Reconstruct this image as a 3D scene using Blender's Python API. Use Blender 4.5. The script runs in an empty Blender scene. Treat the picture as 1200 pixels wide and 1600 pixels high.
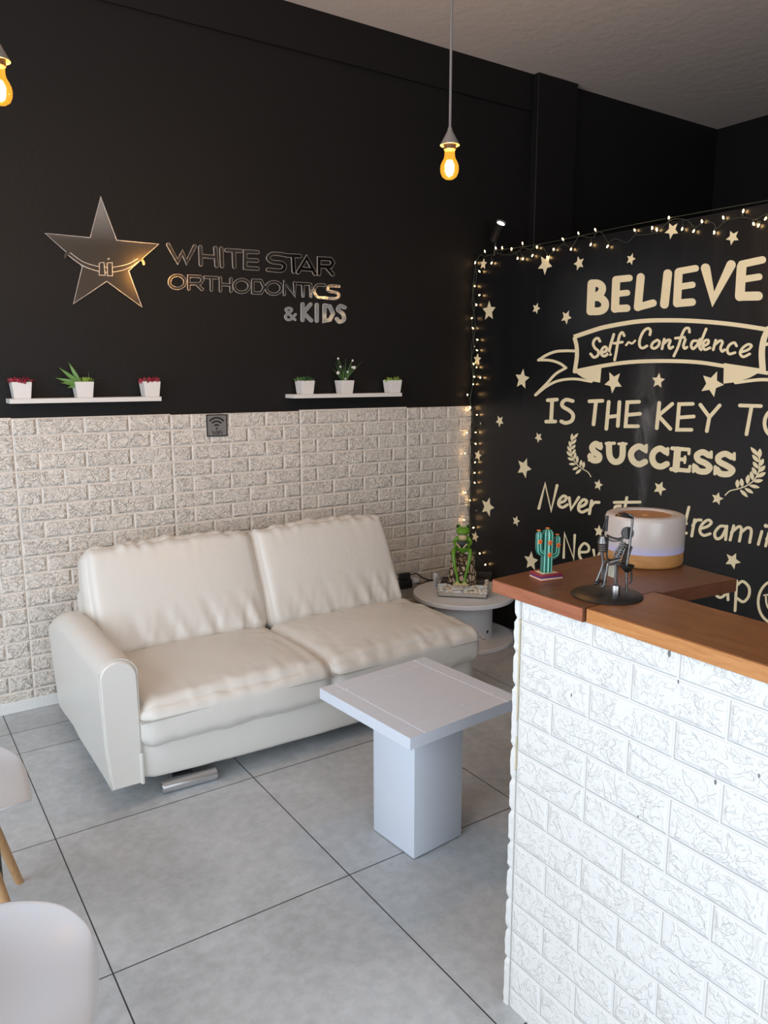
import bpy, bmesh, math, random
from mathutils import Vector, Matrix, noise
from mathutils.geometry import delaunay_2d_cdt
random.seed(7)
R = math.radians
S = bpy.context.scene
COL = S.collection

# ------------------------------------------------------------------ camera
F_PX, PITCH, YAW, ROLL, CAM_H = 1203.449, 0.1751, 0.5918, -0.0010, 1.5105
_fw = Vector((math.sin(YAW) * math.cos(PITCH), math.cos(YAW) * math.cos(PITCH), -math.sin(PITCH)))
_r0 = Vector((math.cos(YAW), -math.sin(YAW), 0.0))
_u0 = _r0.cross(_fw)
_rt = _r0 * math.cos(ROLL) + _u0 * math.sin(ROLL)
_up = -_r0 * math.sin(ROLL) + _u0 * math.cos(ROLL)
EYE = Vector((0, 0, CAM_H))
cd = bpy.data.cameras.new('camera')
cam = bpy.data.objects.new('camera', cd)
COL.objects.link(cam)
cd.sensor_fit = 'VERTICAL'
cd.sensor_height = 36.0
cd.lens = F_PX / 1600 * 36.0
cd.clip_start = 0.02
cam.matrix_world = Matrix(((_rt.x, _up.x, -_fw.x, 0), (_rt.y, _up.y, -_fw.y, 0), (_rt.z, _up.z, -_fw.z, CAM_H), (0, 0, 0, 1)))
S.camera = cam

# ------------------------------------------------------------------ render look
S.view_settings.view_transform = 'Standard'
S.view_settings.look = 'None'
S.view_settings.gamma = 1.0
S.view_settings.use_curve_mapping = False
S.view_settings.exposure = 0.0

# ------------------------------------------------------------------ world and daylight
w = bpy.data.worlds.new('world')
S.world = w
w.use_nodes = True
w.node_tree.nodes['Background'].inputs[0].default_value = (0.62, 0.75, 1.0, 1)
w.node_tree.nodes['Background'].inputs[1].default_value = 1.0


def area(name, loc, rot, sx, sy, power, color):
    d = bpy.data.lights.new(name, 'AREA')
    d.shape = 'RECTANGLE'
    d.size, d.size_y, d.energy, d.color = sx, sy, power, color
    o = bpy.data.objects.new(name, d)
    o.location, o.rotation_euler = loc, rot
    COL.objects.link(o)
    return o


# daylight entering through the shop window in the left wall and the glazed front
area('daylight_left_window', (-1.88, 0.95, 1.6), (0, R(-68), 0), 2.4, 3.3, 93, (0.80, 0.90, 1.0))
area('daylight_front_window', (-.3, -3.5, 1.6), (R(72), 0, 0), 2.9, 2.3, 104, (0.84, 0.92, 1.0))

XW, YW, ZC = 3.121, 3.682, 3.30      # decal partition, back wall, ceiling


def ray(px, py):
    return (px - 600) / F_PX * _rt - (py - 800) / F_PX * _up + _fw


def on(ax, val, px, py):
    d = ray(px, py)
    return EYE + d * ((val - EYE[ax]) / d[ax])


def at(px, py, depth):
    return EYE + ray(px, py) * depth


# ------------------------------------------------------------------ materials
class NB:
    def __init__(self, name):
        self.m = bpy.data.materials.new(name)
        self.m.use_nodes = True
        self.t = self.m.node_tree
        self.b = self.t.nodes['Principled BSDF']
        self._co = None

    def n(self, typ, **kw):
        nd = self.t.nodes.new(typ)
        for k, v in kw.items():
            setattr(nd, k, v)
        return nd

    def set(self, sock, v):
        if isinstance(v, bpy.types.NodeSocket):
            self.t.links.new(v, sock)
        elif isinstance(v, (tuple, list)) and len(v) == 3 and sock.type == 'RGBA':
            sock.default_value = (*v, 1)
        else:
            sock.default_value = v

    def p(self, **kw):
        for k, v in kw.items():
            self.set(self.b.inputs[k.replace('_', ' ')], v)
        return self

    def co(self):
        if self._co is None:
            self._co = self.n('ShaderNodeTexCoord').outputs['Object']
        return self._co

    def xyz(self):
        s = self.n('ShaderNodeSeparateXYZ')
        self.set(s.inputs[0], self.co())
        return s.outputs

    def f(self, op, a, b=0.0, c=0.0):
        nd = self.n('ShaderNodeMath', operation=op)
        for i, v in enumerate((a, b, c)):
            if i < len(nd.inputs):
                self.set(nd.inputs[i], v)
        return nd.outputs[0]

    def sstep(self, lo, hi, x):
        nd = self.n('ShaderNodeMapRange', interpolation_type='SMOOTHSTEP')
        self.set(nd.inputs['Value'], x)
        nd.inputs['From Min'].default_value = lo
        nd.inputs['From Max'].default_value = hi
        return nd.outputs[0]

    def map(self, scale=(1, 1, 1), loc=(0, 0, 0), rot=(0, 0, 0)):
        nd = self.n('ShaderNodeMapping')
        self.set(nd.inputs[0], self.co())
        nd.inputs['Scale'].default_value = scale
        nd.inputs['Location'].default_value = loc
        nd.inputs['Rotation'].default_value = rot
        return nd.outputs[0]

    def noise(self, scale, detail=3, rough=.5, dist=0.0, vec=None):
        nd = self.n('ShaderNodeTexNoise')
        self.set(nd.inputs['Vector'], vec if vec is not None else self.co())
        nd.inputs['Scale'].default_value = scale
        nd.inputs['Detail'].default_value = detail
        nd.inputs['Roughness'].default_value = rough
        nd.inputs['Distortion'].default_value = dist
        return nd.outputs['Fac']

    def mix(self, fac, a, b):
        nd = self.n('ShaderNodeMix', data_type='RGBA')
        self.set(nd.inputs[0], fac)
        self.set(nd.inputs[6], a)
        self.set(nd.inputs[7], b)
        return nd.outputs[2]

    def bump(self, h, dist, strength=1.0):
        nd = self.n('ShaderNodeBump')
        self.set(nd.inputs['Height'], h)
        nd.inputs['Distance'].default_value = dist
        nd.inputs['Strength'].default_value = strength
        self.t.links.new(nd.outputs[0], self.b.inputs['Normal'])
        return self


def mat(name, col, rough=.5, metal=0.0, bump=None, **kw):
    b = NB(name)
    b.p(Base_Color=col, Roughness=rough, Metallic=metal, **kw)
    if bump:
        b.bump(b.noise(bump[0], 3), bump[1])
    return b.m


def emis(name, col, strength, base=(0, 0, 0)):
    b = NB(name)
    b.p(Base_Color=base, Emission_Color=col, Emission_Strength=strength, Roughness=.4)
    return b.m


def brick_mat(name, uaxis, usign, u0, v0, brk, col, first_half, depth, tex, ew, sc):
    b = NB(name)
    xyz = b.xyz()
    u = b.f('ADD', b.f('MULTIPLY', xyz[uaxis], usign), -usign * u0)
    v = b.f('SUBTRACT', v0, xyz[2])
    vr = b.f('DIVIDE', v, .077)
    row = b.f('FLOOR', vr)
    fv = b.f('FRACT', vr)
    dv = b.f('MULTIPLY', b.f('MINIMUM', fv, b.f('SUBTRACT', 1.0, fv)), .077)
    if brk:
        row = b.f('ADD', row, b.f('GREATER_THAN', row, brk - .5))
    par = b.f('FLOORED_MODULO', b.f('ADD', row, float(first_half)), 2.0)
    up = b.f('DIVIDE', b.f('FLOORED_MODULO', u, .70), .2)
    ft = b.f('FRACT', b.f('ADD', up, b.f('MULTIPLY', par, .5)))
    du = b.f('MULTIPLY', b.f('MINIMUM', ft, b.f('SUBTRACT', 1.0, ft)), .2)
    de = b.f('MULTIPLY', b.f('MINIMUM', up, b.f('SUBTRACT', 3.5, up)), .2)
    d = b.f('MINIMUM', b.f('MINIMUM', du, de), dv)
    wob = b.f('MULTIPLY', b.f('SUBTRACT', b.noise(38, 3), .5), .006)
    edge = b.sstep(.0010, .0045, d)
    edge2 = b.sstep(.004, .012, b.f('ADD', d, wob))
    n1 = b.noise(sc, 4, .55, 1.3)
    pl = b.sstep(.485, .525, n1)
    n2 = b.noise(sc * 2.1, 3, .5, 2.6)
    pl2 = b.sstep(.52, .56, n2)
    rid = b.f('ABSOLUTE', b.f('SUBTRACT', b.noise(sc * 2.9, 2, .5, .8), .5))
    fine = b.noise(170, 3, .6)
    h = b.f('ADD', b.f('MULTIPLY', edge, ew), b.f('MULTIPLY', edge2, b.f('ADD', b.f('MULTIPLY', pl, tex),
        b.f('ADD', b.f('MULTIPLY', pl2, tex * .8), b.f('ADD', b.f('MULTIPLY', rid, tex * 2), b.f('MULTIPLY', fine, .22))))))
    b.p(Base_Color=col, Roughness=.62)
    b.bump(h, depth)
    return b.m


M = {}
b = NB('black_wall_paint')
b.p(Base_Color=b.mix(b.noise(3, 4), (.0052, .0045, .0042), (.0074, .0064, .006)), Roughness=.6, Specular_IOR_Level=.32)
b.bump(b.noise(60, 4), .0012)
M['black'] = b.m
b = NB('black_board_paint')
nz = b.noise(3, 4, .6, 0, b.map((1, 6, 1)))
b.p(Base_Color=b.mix(nz, (.0045, .005, .006), (.0075, .008, .009)), Roughness=b.f('ADD', .22, b.f('MULTIPLY', nz, .2)))
b.bump(b.noise(90, 4, .6, 0, b.map((1, 1, .15))), .0006)
M['board'] = b.m
M['ceil'] = mat('ceiling_plaster', (.76, .66, .59), .9, bump=(14, .003))
M['wall_grey'] = mat('grey_wall_paint', (.30, .255, .215), .8)
M['wall_white'] = mat('white_wall_paint', (.55, .54, .53), .8)
b = NB('grey_porcelain_tile')
x, y, z = b.xyz()
sx = .7098
px = b.f('DIVIDE', b.f('SUBTRACT', x, .3929), sx)
py = b.f('DIVIDE', b.f('SUBTRACT', y, 1.833), .7037)
near = b.f('LESS_THAN', y, 3.30)
fx, fy = b.f('FRACT', px), b.f('FRACT', py)
dx = b.f('MULTIPLY', b.f('MINIMUM', fx, b.f('SUBTRACT', 1.0, fx)), sx)
dy0 = b.f('MULTIPLY', b.f('MINIMUM', fy, b.f('SUBTRACT', 1.0, fy)), .7037)
dy1 = b.f('ABSOLUTE', b.f('SUBTRACT', y, 3.453))
dd = b.f('MINIMUM', dx, b.f('MINIMUM', dy0, dy1))
gr = b.sstep(.0012, .0024, dd)
cell = b.n('ShaderNodeTexWhiteNoise', noise_dimensions='2D')
cmb = b.n('ShaderNodeCombineXYZ')
b.set(cmb.inputs[0], b.f('FLOOR', px))
b.set(cmb.inputs[1], b.f('FLOOR', py))
b.t.links.new(cmb.outputs[0], cell.inputs['Vector'])
cl = b.noise(2.2, 6, .62, .6)
cl2 = b.noise(26, 5, .65)
tone = b.f('ADD', b.f('MULTIPLY', b.sstep(.34, .66, cl), .55), b.f('MULTIPLY', b.sstep(.3, .7, cl2), .45))
tc = b.mix(tone, (.37, .39, .395), (.58, .605, .62))
tc = b.mix(b.f('MULTIPLY', cell.outputs['Value'], .12), tc, (.60, .61, .62))
b.p(Base_Color=b.mix(gr, (.035, .035, .036), tc), Roughness=b.f('ADD', .34, b.f('MULTIPLY', cl2, .2)))
b.bump(b.f('ADD', gr, b.f('MULTIPLY', cl2, .15)), .0012)
M['tile'] = b.m
M['brick_wall'] = brick_mat('white_brick_foam', 0, 1, .5286, 1.33, 0, (.85, .78, .69), 1, .011, .46, .28, 19)
M['brick_counter'] = brick_mat('white_brick_foam_counter', 1, -1, 1.19, 1.052, 5, (.82, .81, .77), 0, .0045, .34, .55, 11)
M['foam'] = mat('white_foam', (.80, .80, .77), .7, bump=(120, .002))
M['glue'] = mat('yellowed_glue', (.55, .47, .30), .6)
b = NB('white_leather')
b.p(Base_Color=(.775, .75, .69), Roughness=.36)
b.bump(b.f('ADD', b.f('MULTIPLY', b.noise(9, 3, .5, .6), .85), b.f('MULTIPLY', b.noise(420, 2), .08)), .0025)
M['leather'] = b.m
M['seam'] = mat('leather_seam', (.48, .46, .42), .5)
M['chrome'] = mat('chrome', (.72, .73, .75), .12, 1.0)
b = NB('white_painted_wood')
b.p(Base_Color=(.70, .745, .82), Roughness=.38)
b.bump(b.noise(30, 4, .6, 0, b.map((1, 1, .08))), .0006)
M['wpaint'] = b.m
M['spool'] = mat('white_painted_board', (.78, .78, .79), .5, bump=(60, .0006))


def wood(name, c1, c2, c3, scl, rough=.4):
    b = NB(name)
    v = b.map(scl)
    n1 = b.noise(7, 5, .6, 1.2, v)
    n2 = b.noise(60, 3, .6, .3, v)
    c = b.mix(b.sstep(.35, .68, n1), c1, c2)
    c = b.mix(b.f('MULTIPLY', b.sstep(.5, .75, n2), .5), c, c3)
    b.p(Base_Color=c, Roughness=rough)
    b.bump(n2, .0005)
    return b.m


M['wood_red'] = wood('reddish_hardwood', (.165, .060, .026), (.125, .044, .020), (.075, .027, .013), (1.0, 6, 6), .36)
M['wood_gold'] = wood('golden_hardwood', (.27, .105, .033), (.195, .070, .023), (.095, .033, .013), (7, .8, 7), .36)
M['edge_red'] = wood('pale_reddish_edge', (.42, .15, .075), (.34, .11, .05), (.24, .075, .035), (6, .8, 8), .42)
M['edge_gold'] = wood('pale_golden_edge', (.60, .27, .085), (.50, .20, .055), (.32, .12, .035), (8, .8, 10), .42)
M['wood_leg'] = wood('beech_wood', (.55, .33, .15), (.48, .27, .12), (.38, .2, .09), (8, 8, 1.2), .45)
M['wood_light'] = wood('light_wood_band', (.50, .24, .075), (.44, .2, .06), (.35, .15, .045), (4, 4, 12), .45)
M['wood_lid'] = wood('lid_wood', (.42, .19, .075), (.34, .145, .055), (.25, .1, .04), (3, 10, 3), .4)
M['plastic_w'] = mat('white_plastic', (.66, .69, .73), .32)
M['dark_metal'] = mat('dark_wire', (.03, .03, .03), .4, .6)
M['mirror'] = mat('mirror_acrylic', (.84, .75, .67), .07, 1.0)
M['mirror_edge'] = mat('polished_acrylic_edge', (.80, .74, .68), .25, .6)
M['vinyl'] = mat('cream_vinyl', (.87, .76, .49), .5)
M['shelf'] = mat('white_shelf_laminate', (.78, .75, .71), .45)
M['pot'] = mat('white_ceramic', (.80, .77, .73), .4)
M['soil'] = mat('dark_soil', (.035, .028, .022), .9, bump=(150, .004))
M['leaf_red'] = mat('burgundy_leaf', (.34, .02, .05), .45)
M['leaf_gr'] = mat('green_leaf', (.13, .26, .055), .4)
M['leaf_lime'] = mat('lime_leaf', (.26, .40, .055), .4)
M['leaf_dk'] = mat('dark_green_leaf', (.045, .11, .035), .45)
M['petal'] = mat('white_petal', (.82, .80, .76), .6)
M['steel'] = mat('brushed_steel', (.40, .38, .37), .34, 1.0)
M['plate'] = mat('grey_plate', (.25, .235, .225), .4, .2)
M['ink'] = mat('black_print', (.012, .012, .012), .5)
M['black_pl'] = mat('black_plastic', (.014, .014, .015), .38)
M['cord'] = mat('grey_cord', (.20, .18, .165), .6)
M['cap'] = mat('grey_lamp_cap', (.20, .175, .155), .5)
M['socket'] = mat('brown_socket', (.035, .022, .015), .5)
M['wire'] = mat('dark_green_wire', (.05, .06, .042), .5)
M['glow'] = emis('filament_glow', (1.0, .66, .32), 1650)
b = NB('amber_glass')
tr = b.n('ShaderNodeBsdfTransparent')
tr.inputs[0].default_value = (1, .70, .28, 1)
em = b.n('ShaderNodeEmission')
em.inputs[0].default_value = (1.0, .47, .05, 1)
em.inputs[1].default_value = 2.0
gl = b.n('ShaderNodeBsdfGlossy')
gl.inputs['Roughness'].default_value = .05
lw = b.n('ShaderNodeLayerWeight')
lw.inputs[0].default_value = .35
m1 = b.n('ShaderNodeMixShader')
m1.inputs[0].default_value = .35
b.t.links.new(tr.outputs[0], m1.inputs[1])
b.t.links.new(em.outputs[0], m1.inputs[2])
m2 = b.n('ShaderNodeMixShader')
b.t.links.new(b.f('MULTIPLY', lw.outputs['Fresnel'], .25), m2.inputs[0])
b.t.links.new(m1.outputs[0], m2.inputs[1])
b.t.links.new(gl.outputs[0], m2.inputs[2])
b.t.links.new(m2.outputs[0], b.t.nodes['Material Output'].inputs[0])
M['amber'] = b.m
M['fairy'] = emis('fairy_light_glow', (1.0, .60, .24), 27)
M['fairy_off'] = mat('clear_lamp_off', (.6, .55, .48), .2)
M['led'] = emis('led_lens', (1.0, .97, .93), 2.2)
M['cactus'] = mat('teal_ceramic', (.020, .19, .135), .3)
M['cactus_line'] = mat('pale_green_glaze', (.26, .60, .44), .35)
M['cactus_dark'] = mat('dark_green_glaze', (.006, .03, .022), .3)
M['orange'] = mat('orange_glaze', (.85, .17, .02), .4)
M['red'] = mat('red_glaze', (.45, .02, .02), .4)
M['blanket_red'] = mat('maroon_glaze', (.26, .022, .03), .45)
M['blanket_purple'] = mat('purple_glaze', (.10, .045, .17), .45)
M['blanket_peach'] = mat('peach_glaze', (.75, .40, .28), .45)
M['iron'] = mat('burnished_iron', (.20, .19, .18), .36, .9, bump=(90, .0008))
M['iron_dark'] = mat('dark_iron', (.055, .052, .05), .42, .8, bump=(70, .0008))
M['paper'] = mat('cream_tag', (.72, .66, .50), .7)
b = NB('frosted_shell')
x, y, z = b.xyz()
t1 = b.sstep(1.085, 1.118, z)
c = b.mix(t1, (.44, .42, .60), (.52, .44, .385))  # LED glow painted as lavender in the shell's lower colour, plus weak emission
b.p(Base_Color=c, Roughness=.3, Emission_Color=(.55, .5, 1.0), Emission_Strength=b.f('MULTIPLY', b.f('SUBTRACT', 1.0, t1), .07))
b.p(Subsurface_Weight=.25, Subsurface_Radius=(.02, .02, .02))
M['shell'] = b.m
b = NB('planter_glass')
b.p(Base_Color=(.86, .88, .86), Roughness=.08, Transmission_Weight=1.0, IOR=1.45, Alpha=1.0)
tr = b.n('ShaderNodeBsdfTransparent')
tr.inputs[0].default_value = (.965, .97, .965, 1)
gl = b.n('ShaderNodeBsdfGlossy')
gl.inputs['Roughness'].default_value = .08
lw = b.n('ShaderNodeLayerWeight')
lw.inputs[0].default_value = .4
m2 = b.n('ShaderNodeMixShader')
b.t.links.new(b.f('ADD', .03, b.f('MULTIPLY', lw.outputs['Fresnel'], .25)), m2.inputs[0])
b.t.links.new(tr.outputs[0], m2.inputs[1])
b.t.links.new(gl.outputs[0], m2.inputs[2])
b.t.links.new(m2.outputs[0], b.t.nodes['Material Output'].inputs[0])
M['glass'] = b.m
PEB = [mat('pebble_' + n, c, .6) for n, c in (('white', (.85, .81, .75)), ('tan', (.68, .48, .32)), ('grey', (.50, .48, .45)), ('cream', (.80, .69, .54)))]
M['sand'] = mat('pale_sand', (.66, .58, .49), .9, bump=(200, .002))
b = NB('bark')
vo = b.n('ShaderNodeTexVoronoi', feature='DISTANCE_TO_EDGE')
b.set(vo.inputs['Vector'], b.map((1, 1, .6)))
vo.inputs['Scale'].default_value = 42
e = b.sstep(.04, .16, vo.outputs['Distance'])
b.p(Base_Color=b.mix(e, (.035, .02, .012), b.mix(b.noise(30, 3), (.52, .34, .19), (.75, .60, .42))), Roughness=.8)
b.bump(e, .006)
M['bark'] = b.m
M['frog'] = mat('frog_green', (.13, .31, .02), .32)
M['frog_cream'] = mat('frog_cream', (.62, .48, .24), .45)
M['mist'] = None

# ------------------------------------------------------------------ object helpers


def link(name, me, parent=None, loc=None):
    o = bpy.data.objects.new(name, me)
    COL.objects.link(o)
    if parent:
        o.parent = parent
    if loc:
        o.location = loc
    return o


def tag(o, label=None, cat=None, group=None, kind=None):
    if label:
        o['label'] = label
    if cat:
        o['category'] = cat
    if group:
        o['group'] = group
    if kind:
        o['kind'] = kind
    return o


def thing(name, label, cat, loc=(0, 0, 0), rz=0.0, group=None):
    o = link(name, None)
    o.empty_display_size = .05
    o.location = loc
    o.rotation_euler = (0, 0, rz)
    return tag(o, label, cat, group)


def obj(name, bm, m, parent=None, smooth=None, origin=None):
    """bmesh (coordinates local to the parent) to ONE mesh object"""
    if id(bm) in PEND:
        unite(bm)
    if origin is not None:
        bmesh.ops.translate(bm, vec=-Vector(origin), verts=bm.verts)
    bmesh.ops.recalc_face_normals(bm, faces=bm.faces)
    me = bpy.data.meshes.new(name)
    bm.to_mesh(me)
    bm.free()
    for mm in (m if isinstance(m, (list, tuple)) else [m]):
        me.materials.append(mm)
    if smooth is not None:
        me.polygons.foreach_set('use_smooth', [True] * len(me.polygons))
        if smooth < 180:
            me.set_sharp_from_angle(angle=R(smooth))
    return link(name, me, parent, origin)


def struct(name, bm, m, smooth=None):
    return tag(obj(name, bm, m, smooth=smooth), kind='structure')


def box(bm, a, c, bevel=0.0, seg=2, mi=0):
    lo = [min(p, q) for p, q in zip(a, c)]
    hi = [max(p, q) for p, q in zip(a, c)]
    r = bmesh.ops.create_cube(bm, size=1.0)
    for v in r['verts']:
        v.co = Vector([lo[i] + (v.co[i] + .5) * (hi[i] - lo[i]) for i in range(3)])
    fs = list({f for v in r['verts'] for f in v.link_faces})
    for f in fs:
        f.material_index = mi
    if bevel:
        es = list({e for v in r['verts'] for e in v.link_edges})
        bmesh.ops.bevel(bm, geom=es, offset=bevel, segments=seg, affect='EDGES', profile=.5)
    return bm


def xf(bm, mtx):
    bmesh.ops.transform(bm, matrix=mtx, verts=bm.verts)
    return bm


def lathe(bm, prof, seg=32, c=(0, 0), mi=0):
    """prof: list of (r, z); closed at axis if r == 0"""
    rings = []
    for r, z in prof:
        if r < 1e-6:
            rings.append([bm.verts.new((c[0], c[1], z))])
        else:
            rings.append([bm.verts.new((c[0] + r * math.cos(2 * math.pi * k / seg), c[1] + r * math.sin(2 * math.pi * k / seg), z)) for k in range(seg)])
    for A, B in zip(rings, rings[1:]):
        for k in range(seg):
            k2 = (k + 1) % seg
            if len(A) == 1 and len(B) == 1:
                continue
            if len(A) == 1:
                f = bm.faces.new((A[0], B[k2], B[k]))
            elif len(B) == 1:
                f = bm.faces.new((A[k], A[k2], B[0]))
            else:
                f = bm.faces.new((A[k], A[k2], B[k2], B[k]))
            f.material_index = mi
    return bm


def crom(pts, n=6, closed=False):
    """Catmull-Rom through points (any dimension Vector)"""
    P = [Vector(p) for p in pts]
    if len(P) < 3:
        return P
    out = []
    N = len(P)
    rng = range(N if closed else N - 1)
    for i in rng:
        if closed:
            p0, p1, p2, p3 = P[(i - 1) % N], P[i], P[(i + 1) % N], P[(i + 2) % N]
        else:
            p1, p2 = P[i], P[i + 1]
            p0 = P[i - 1] if i else p1 * 2 - p2
            p3 = P[i + 2] if i + 2 < N else p2 * 2 - p1
        for k in range(n):
            t = k / n
            out.append(.5 * ((2 * p1) + (p2 - p0) * t + (2 * p0 - 5 * p1 + 4 * p2 - p3) * t * t + (3 * p1 - p0 - 3 * p2 + p3) * t ** 3))
    if not closed:
        out.append(P[-1])
    return out


def tube(bm, pts, r, seg=8, closed=False, cap=True, mi=0):
    P = [Vector(p) for p in pts]
    N = len(P)
    rad = r if isinstance(r, (list, tuple)) else [r] * N
    rings = []
    up = None
    for i, p in enumerate(P):
        a = P[(i - 1) % N] if (closed or i) else p
        c = P[(i + 1) % N] if (closed or i < N - 1) else p
        t = (c - a)
        if t.length < 1e-9:
            t = Vector((0, 0, 1))
        t.normalize()
        if up is None:
            up = Vector((0, 0, 1)) if abs(t.z) < .9 else Vector((1, 0, 0))
        s = t.cross(up)
        if s.length < 1e-6:
            s = t.orthogonal()
        s.normalize()
        up = s.cross(t).normalized()
        rings.append([bm.verts.new(p + rad[i] * (s * math.cos(2 * math.pi * k / seg) + up * math.sin(2 * math.pi * k / seg))) for k in range(seg)])
    for i in range(N if closed else N - 1):
        A, B = rings[i], rings[(i + 1) % N]
        for k in range(seg):
            f = bm.faces.new((A[k], A[(k + 1) % seg], B[(k + 1) % seg], B[k]))
            f.material_index = mi
    if cap and not closed:
        for rg in (rings[0], rings[-1]):
            bm.faces.new(rg).material_index = mi
    return bm


def ball(bm, c, r, sub=2, scale=(1, 1, 1), mi=0, mtx=None):
    q = bmesh.ops.create_icosphere(bm, subdivisions=sub, radius=1.0)
    for v in q['verts']:
        co = Vector((v.co[0] * scale[0] * r, v.co[1] * scale[1] * r, v.co[2] * scale[2] * r))
        if mtx:
            co = mtx @ co
        v.co = co + Vector(c)
    for f in {f for v in q['verts'] for f in v.link_faces}:
        f.material_index = mi
    return bm


PEND = {}


def prism(bm, poly, fn, d):
    """flat polygon (2-D points); fn maps (u, v, depth) to the world.  Collected, united and extruded in obj()"""
    PEND.setdefault(id(bm), (fn, d, []))[2].append([(float(u), float(v)) for u, v in poly])


def unite(bm):
    """one clean plate from all the overlapping polygons drawn on bm"""
    fn, d, polys = PEND.pop(id(bm))
    vs, fs = [], []
    for p in polys:
        ar = sum(p[i - 1][0] * p[i][1] - p[i][0] * p[i - 1][1] for i in range(len(p)))
        if abs(ar) < 1e-6:
            continue
        if ar < 0:
            p = p[::-1]
        fs.append(list(range(len(vs), len(vs) + len(p))))
        vs += [Vector(q) for q in p]
    V, E_, F_, _, _, fo = delaunay_2d_cdt(vs, [], fs, 0, 1e-3)
    src = [[vs[i] for i in f] for f in fs]
    bbs = [(min(p.x for p in q), max(p.x for p in q), min(p.y for p in q), max(p.y for p in q)) for q in src]

    def inside(c):
        for q, (x0, x1, y0, y1) in zip(src, bbs):
            if x0 <= c.x <= x1 and y0 <= c.y <= y1:
                r = False
                for i in range(len(q)):
                    a, e = q[i - 1], q[i]
                    if (a.y > c.y) != (e.y > c.y) and c.x < (e.x - a.x) * (c.y - a.y) / (e.y - a.y) + a.x:
                        r = not r
                if r:
                    return True
        return False

    keep = [f for f in F_ if inside(sum((V[i] for i in f), Vector((0, 0))) / len(f))]
    A = [bm.verts.new(fn(q.x, q.y, d)) for q in V]
    B = [bm.verts.new(fn(q.x, q.y, 0)) for q in V]
    cnt = {}
    for f in keep:
        bm.faces.new([A[i] for i in f])
        bm.faces.new([B[i] for i in reversed(f)])
        for i in range(len(f)):
            a, c = f[i], f[(i + 1) % len(f)]
            k = (min(a, c), max(a, c))
            cnt[k] = cnt.get(k, 0) + 1
    for (a, c), k in cnt.items():
        if k == 1:
            bm.faces.new((A[a], A[c], B[c], B[a])).material_index = 1 if d > .002 else 0
    bmesh.ops.delete(bm, geom=[v for v in bm.verts if not v.link_faces], context='VERTS')


def prism_solid(bm, poly, fn, d):
    A = [bm.verts.new(fn(u, v, 0)) for u, v in poly]
    B = [bm.verts.new(fn(u, v, d)) for u, v in poly]
    n = len(poly)
    bm.faces.new(A)
    bm.faces.new(B)
    for i in range(n):
        bm.faces.new((A[i], A[(i + 1) % n], B[(i + 1) % n], B[i])).material_index = 1 if d > .002 else 0
    return bm


def stroke(bm, pts, w, fn, d, smooth=True, closed=False, cap=True, taper=None):
    """brush stroke of width w (2-D units) along pts, round ends"""
    P = crom([(*p, 0) for p in pts], 6, closed) if (smooth and len(pts) > 2) else [Vector((*p, 0)) for p in pts]
    N = len(P)
    Lf, Rt = [], []
    for i, p in enumerate(P):
        a = P[(i - 1) % N] if (closed or i) else p
        c = P[(i + 1) % N] if (closed or i < N - 1) else p
        t1, t2 = (p - a), (c - p)
        t = (t1.normalized() if t1.length > 1e-9 else Vector()) + (t2.normalized() if t2.length > 1e-9 else Vector())
        if t.length < 1e-6:
            t = t2 if t2.length else t1
        t.normalize()
        nrm = Vector((-t.y, t.x, 0))
        cs = 1.0
        if t1.length > 1e-9 and t2.length > 1e-9:
            cs = max(.6, t.dot(t1.normalized()))
        hw = w / 2 / cs * (taper(i / (N - 1)) if taper else 1)
        Lf.append(p + nrm * hw)
        Rt.append(p - nrm * hw)
    polys = []
    for i in range(N if closed else N - 1):
        j = (i + 1) % N
        polys.append([Lf[i], Lf[j], Rt[j]])
        polys.append([Lf[i], Rt[j], Rt[i]])
    for q in polys:
        try:
            prism(bm, [(v.x, v.y) for v in q], fn, d)
        except ValueError:
            pass
    if cap and not closed:
        for p, qv, hw in ((P[0], P[1], (Lf[0] - Rt[0]).length / 2), (P[-1], P[-2], (Lf[-1] - Rt[-1]).length / 2)):
            a0 = math.atan2(p.y - qv.y, p.x - qv.x)
            poly = [(p.x + hw * math.cos(a0 + math.pi * (k / 8 - .5)), p.y + hw * math.sin(a0 + math.pi * (k / 8 - .5))) for k in range(9)]
            if hw > 1e-6:
                prism(bm, poly, fn, d)
    return bm


def ellipse(cx, cy, rx, ry, n=14):
    return [(cx + rx * math.cos(2 * math.pi * k / n), cy + ry * math.sin(2 * math.pi * k / n)) for k in range(n)]


# ------------------------------------------------------------------ the room
XL, YF, XR = -1.95, -3.6, 5.445
struct('floor', box(bmesh.new(), (XL - .1, YF - .1, -.1), (XR + .1, YW + .1, 0)), M['tile'])
struct('ceiling', box(bmesh.new(), (XL - .1, YF - .1, ZC), (XR + .1, YW + .1, ZC + .1)), M['ceil'])
struct('wall_back', box(bmesh.new(), (XL - .1, YW, 0), (XR + .1, YW + .12, ZC)), M['black'])
struct('trim_1', box(bmesh.new(), (XL, YW - .012, 3.09), (3.559, YW, ZC), .002, 1), M['black'])
struct('trim_2', box(bmesh.new(), (3.559, YW - .055, 0), (3.90, YW, ZC), .004, 1), M['black'])
struct('wall_far', box(bmesh.new(), (XR, YF, 0), (XR + .1, YW, ZC)), M['black'])
bm = bmesh.new()
for a, c in (((XL - .1, YF, 0), (XL, YW, .28)), ((XL - .1, YF, 2.80), (XL, YW, ZC)), ((XL - .1, YF, .28), (XL, -.72, 2.80)), ((XL - .1, 2.62, .28), (XL, YW, 2.80))):
    box(bm, a, c)
struct('wall_left', bm, M['wall_white'])
bm = bmesh.new()
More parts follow.
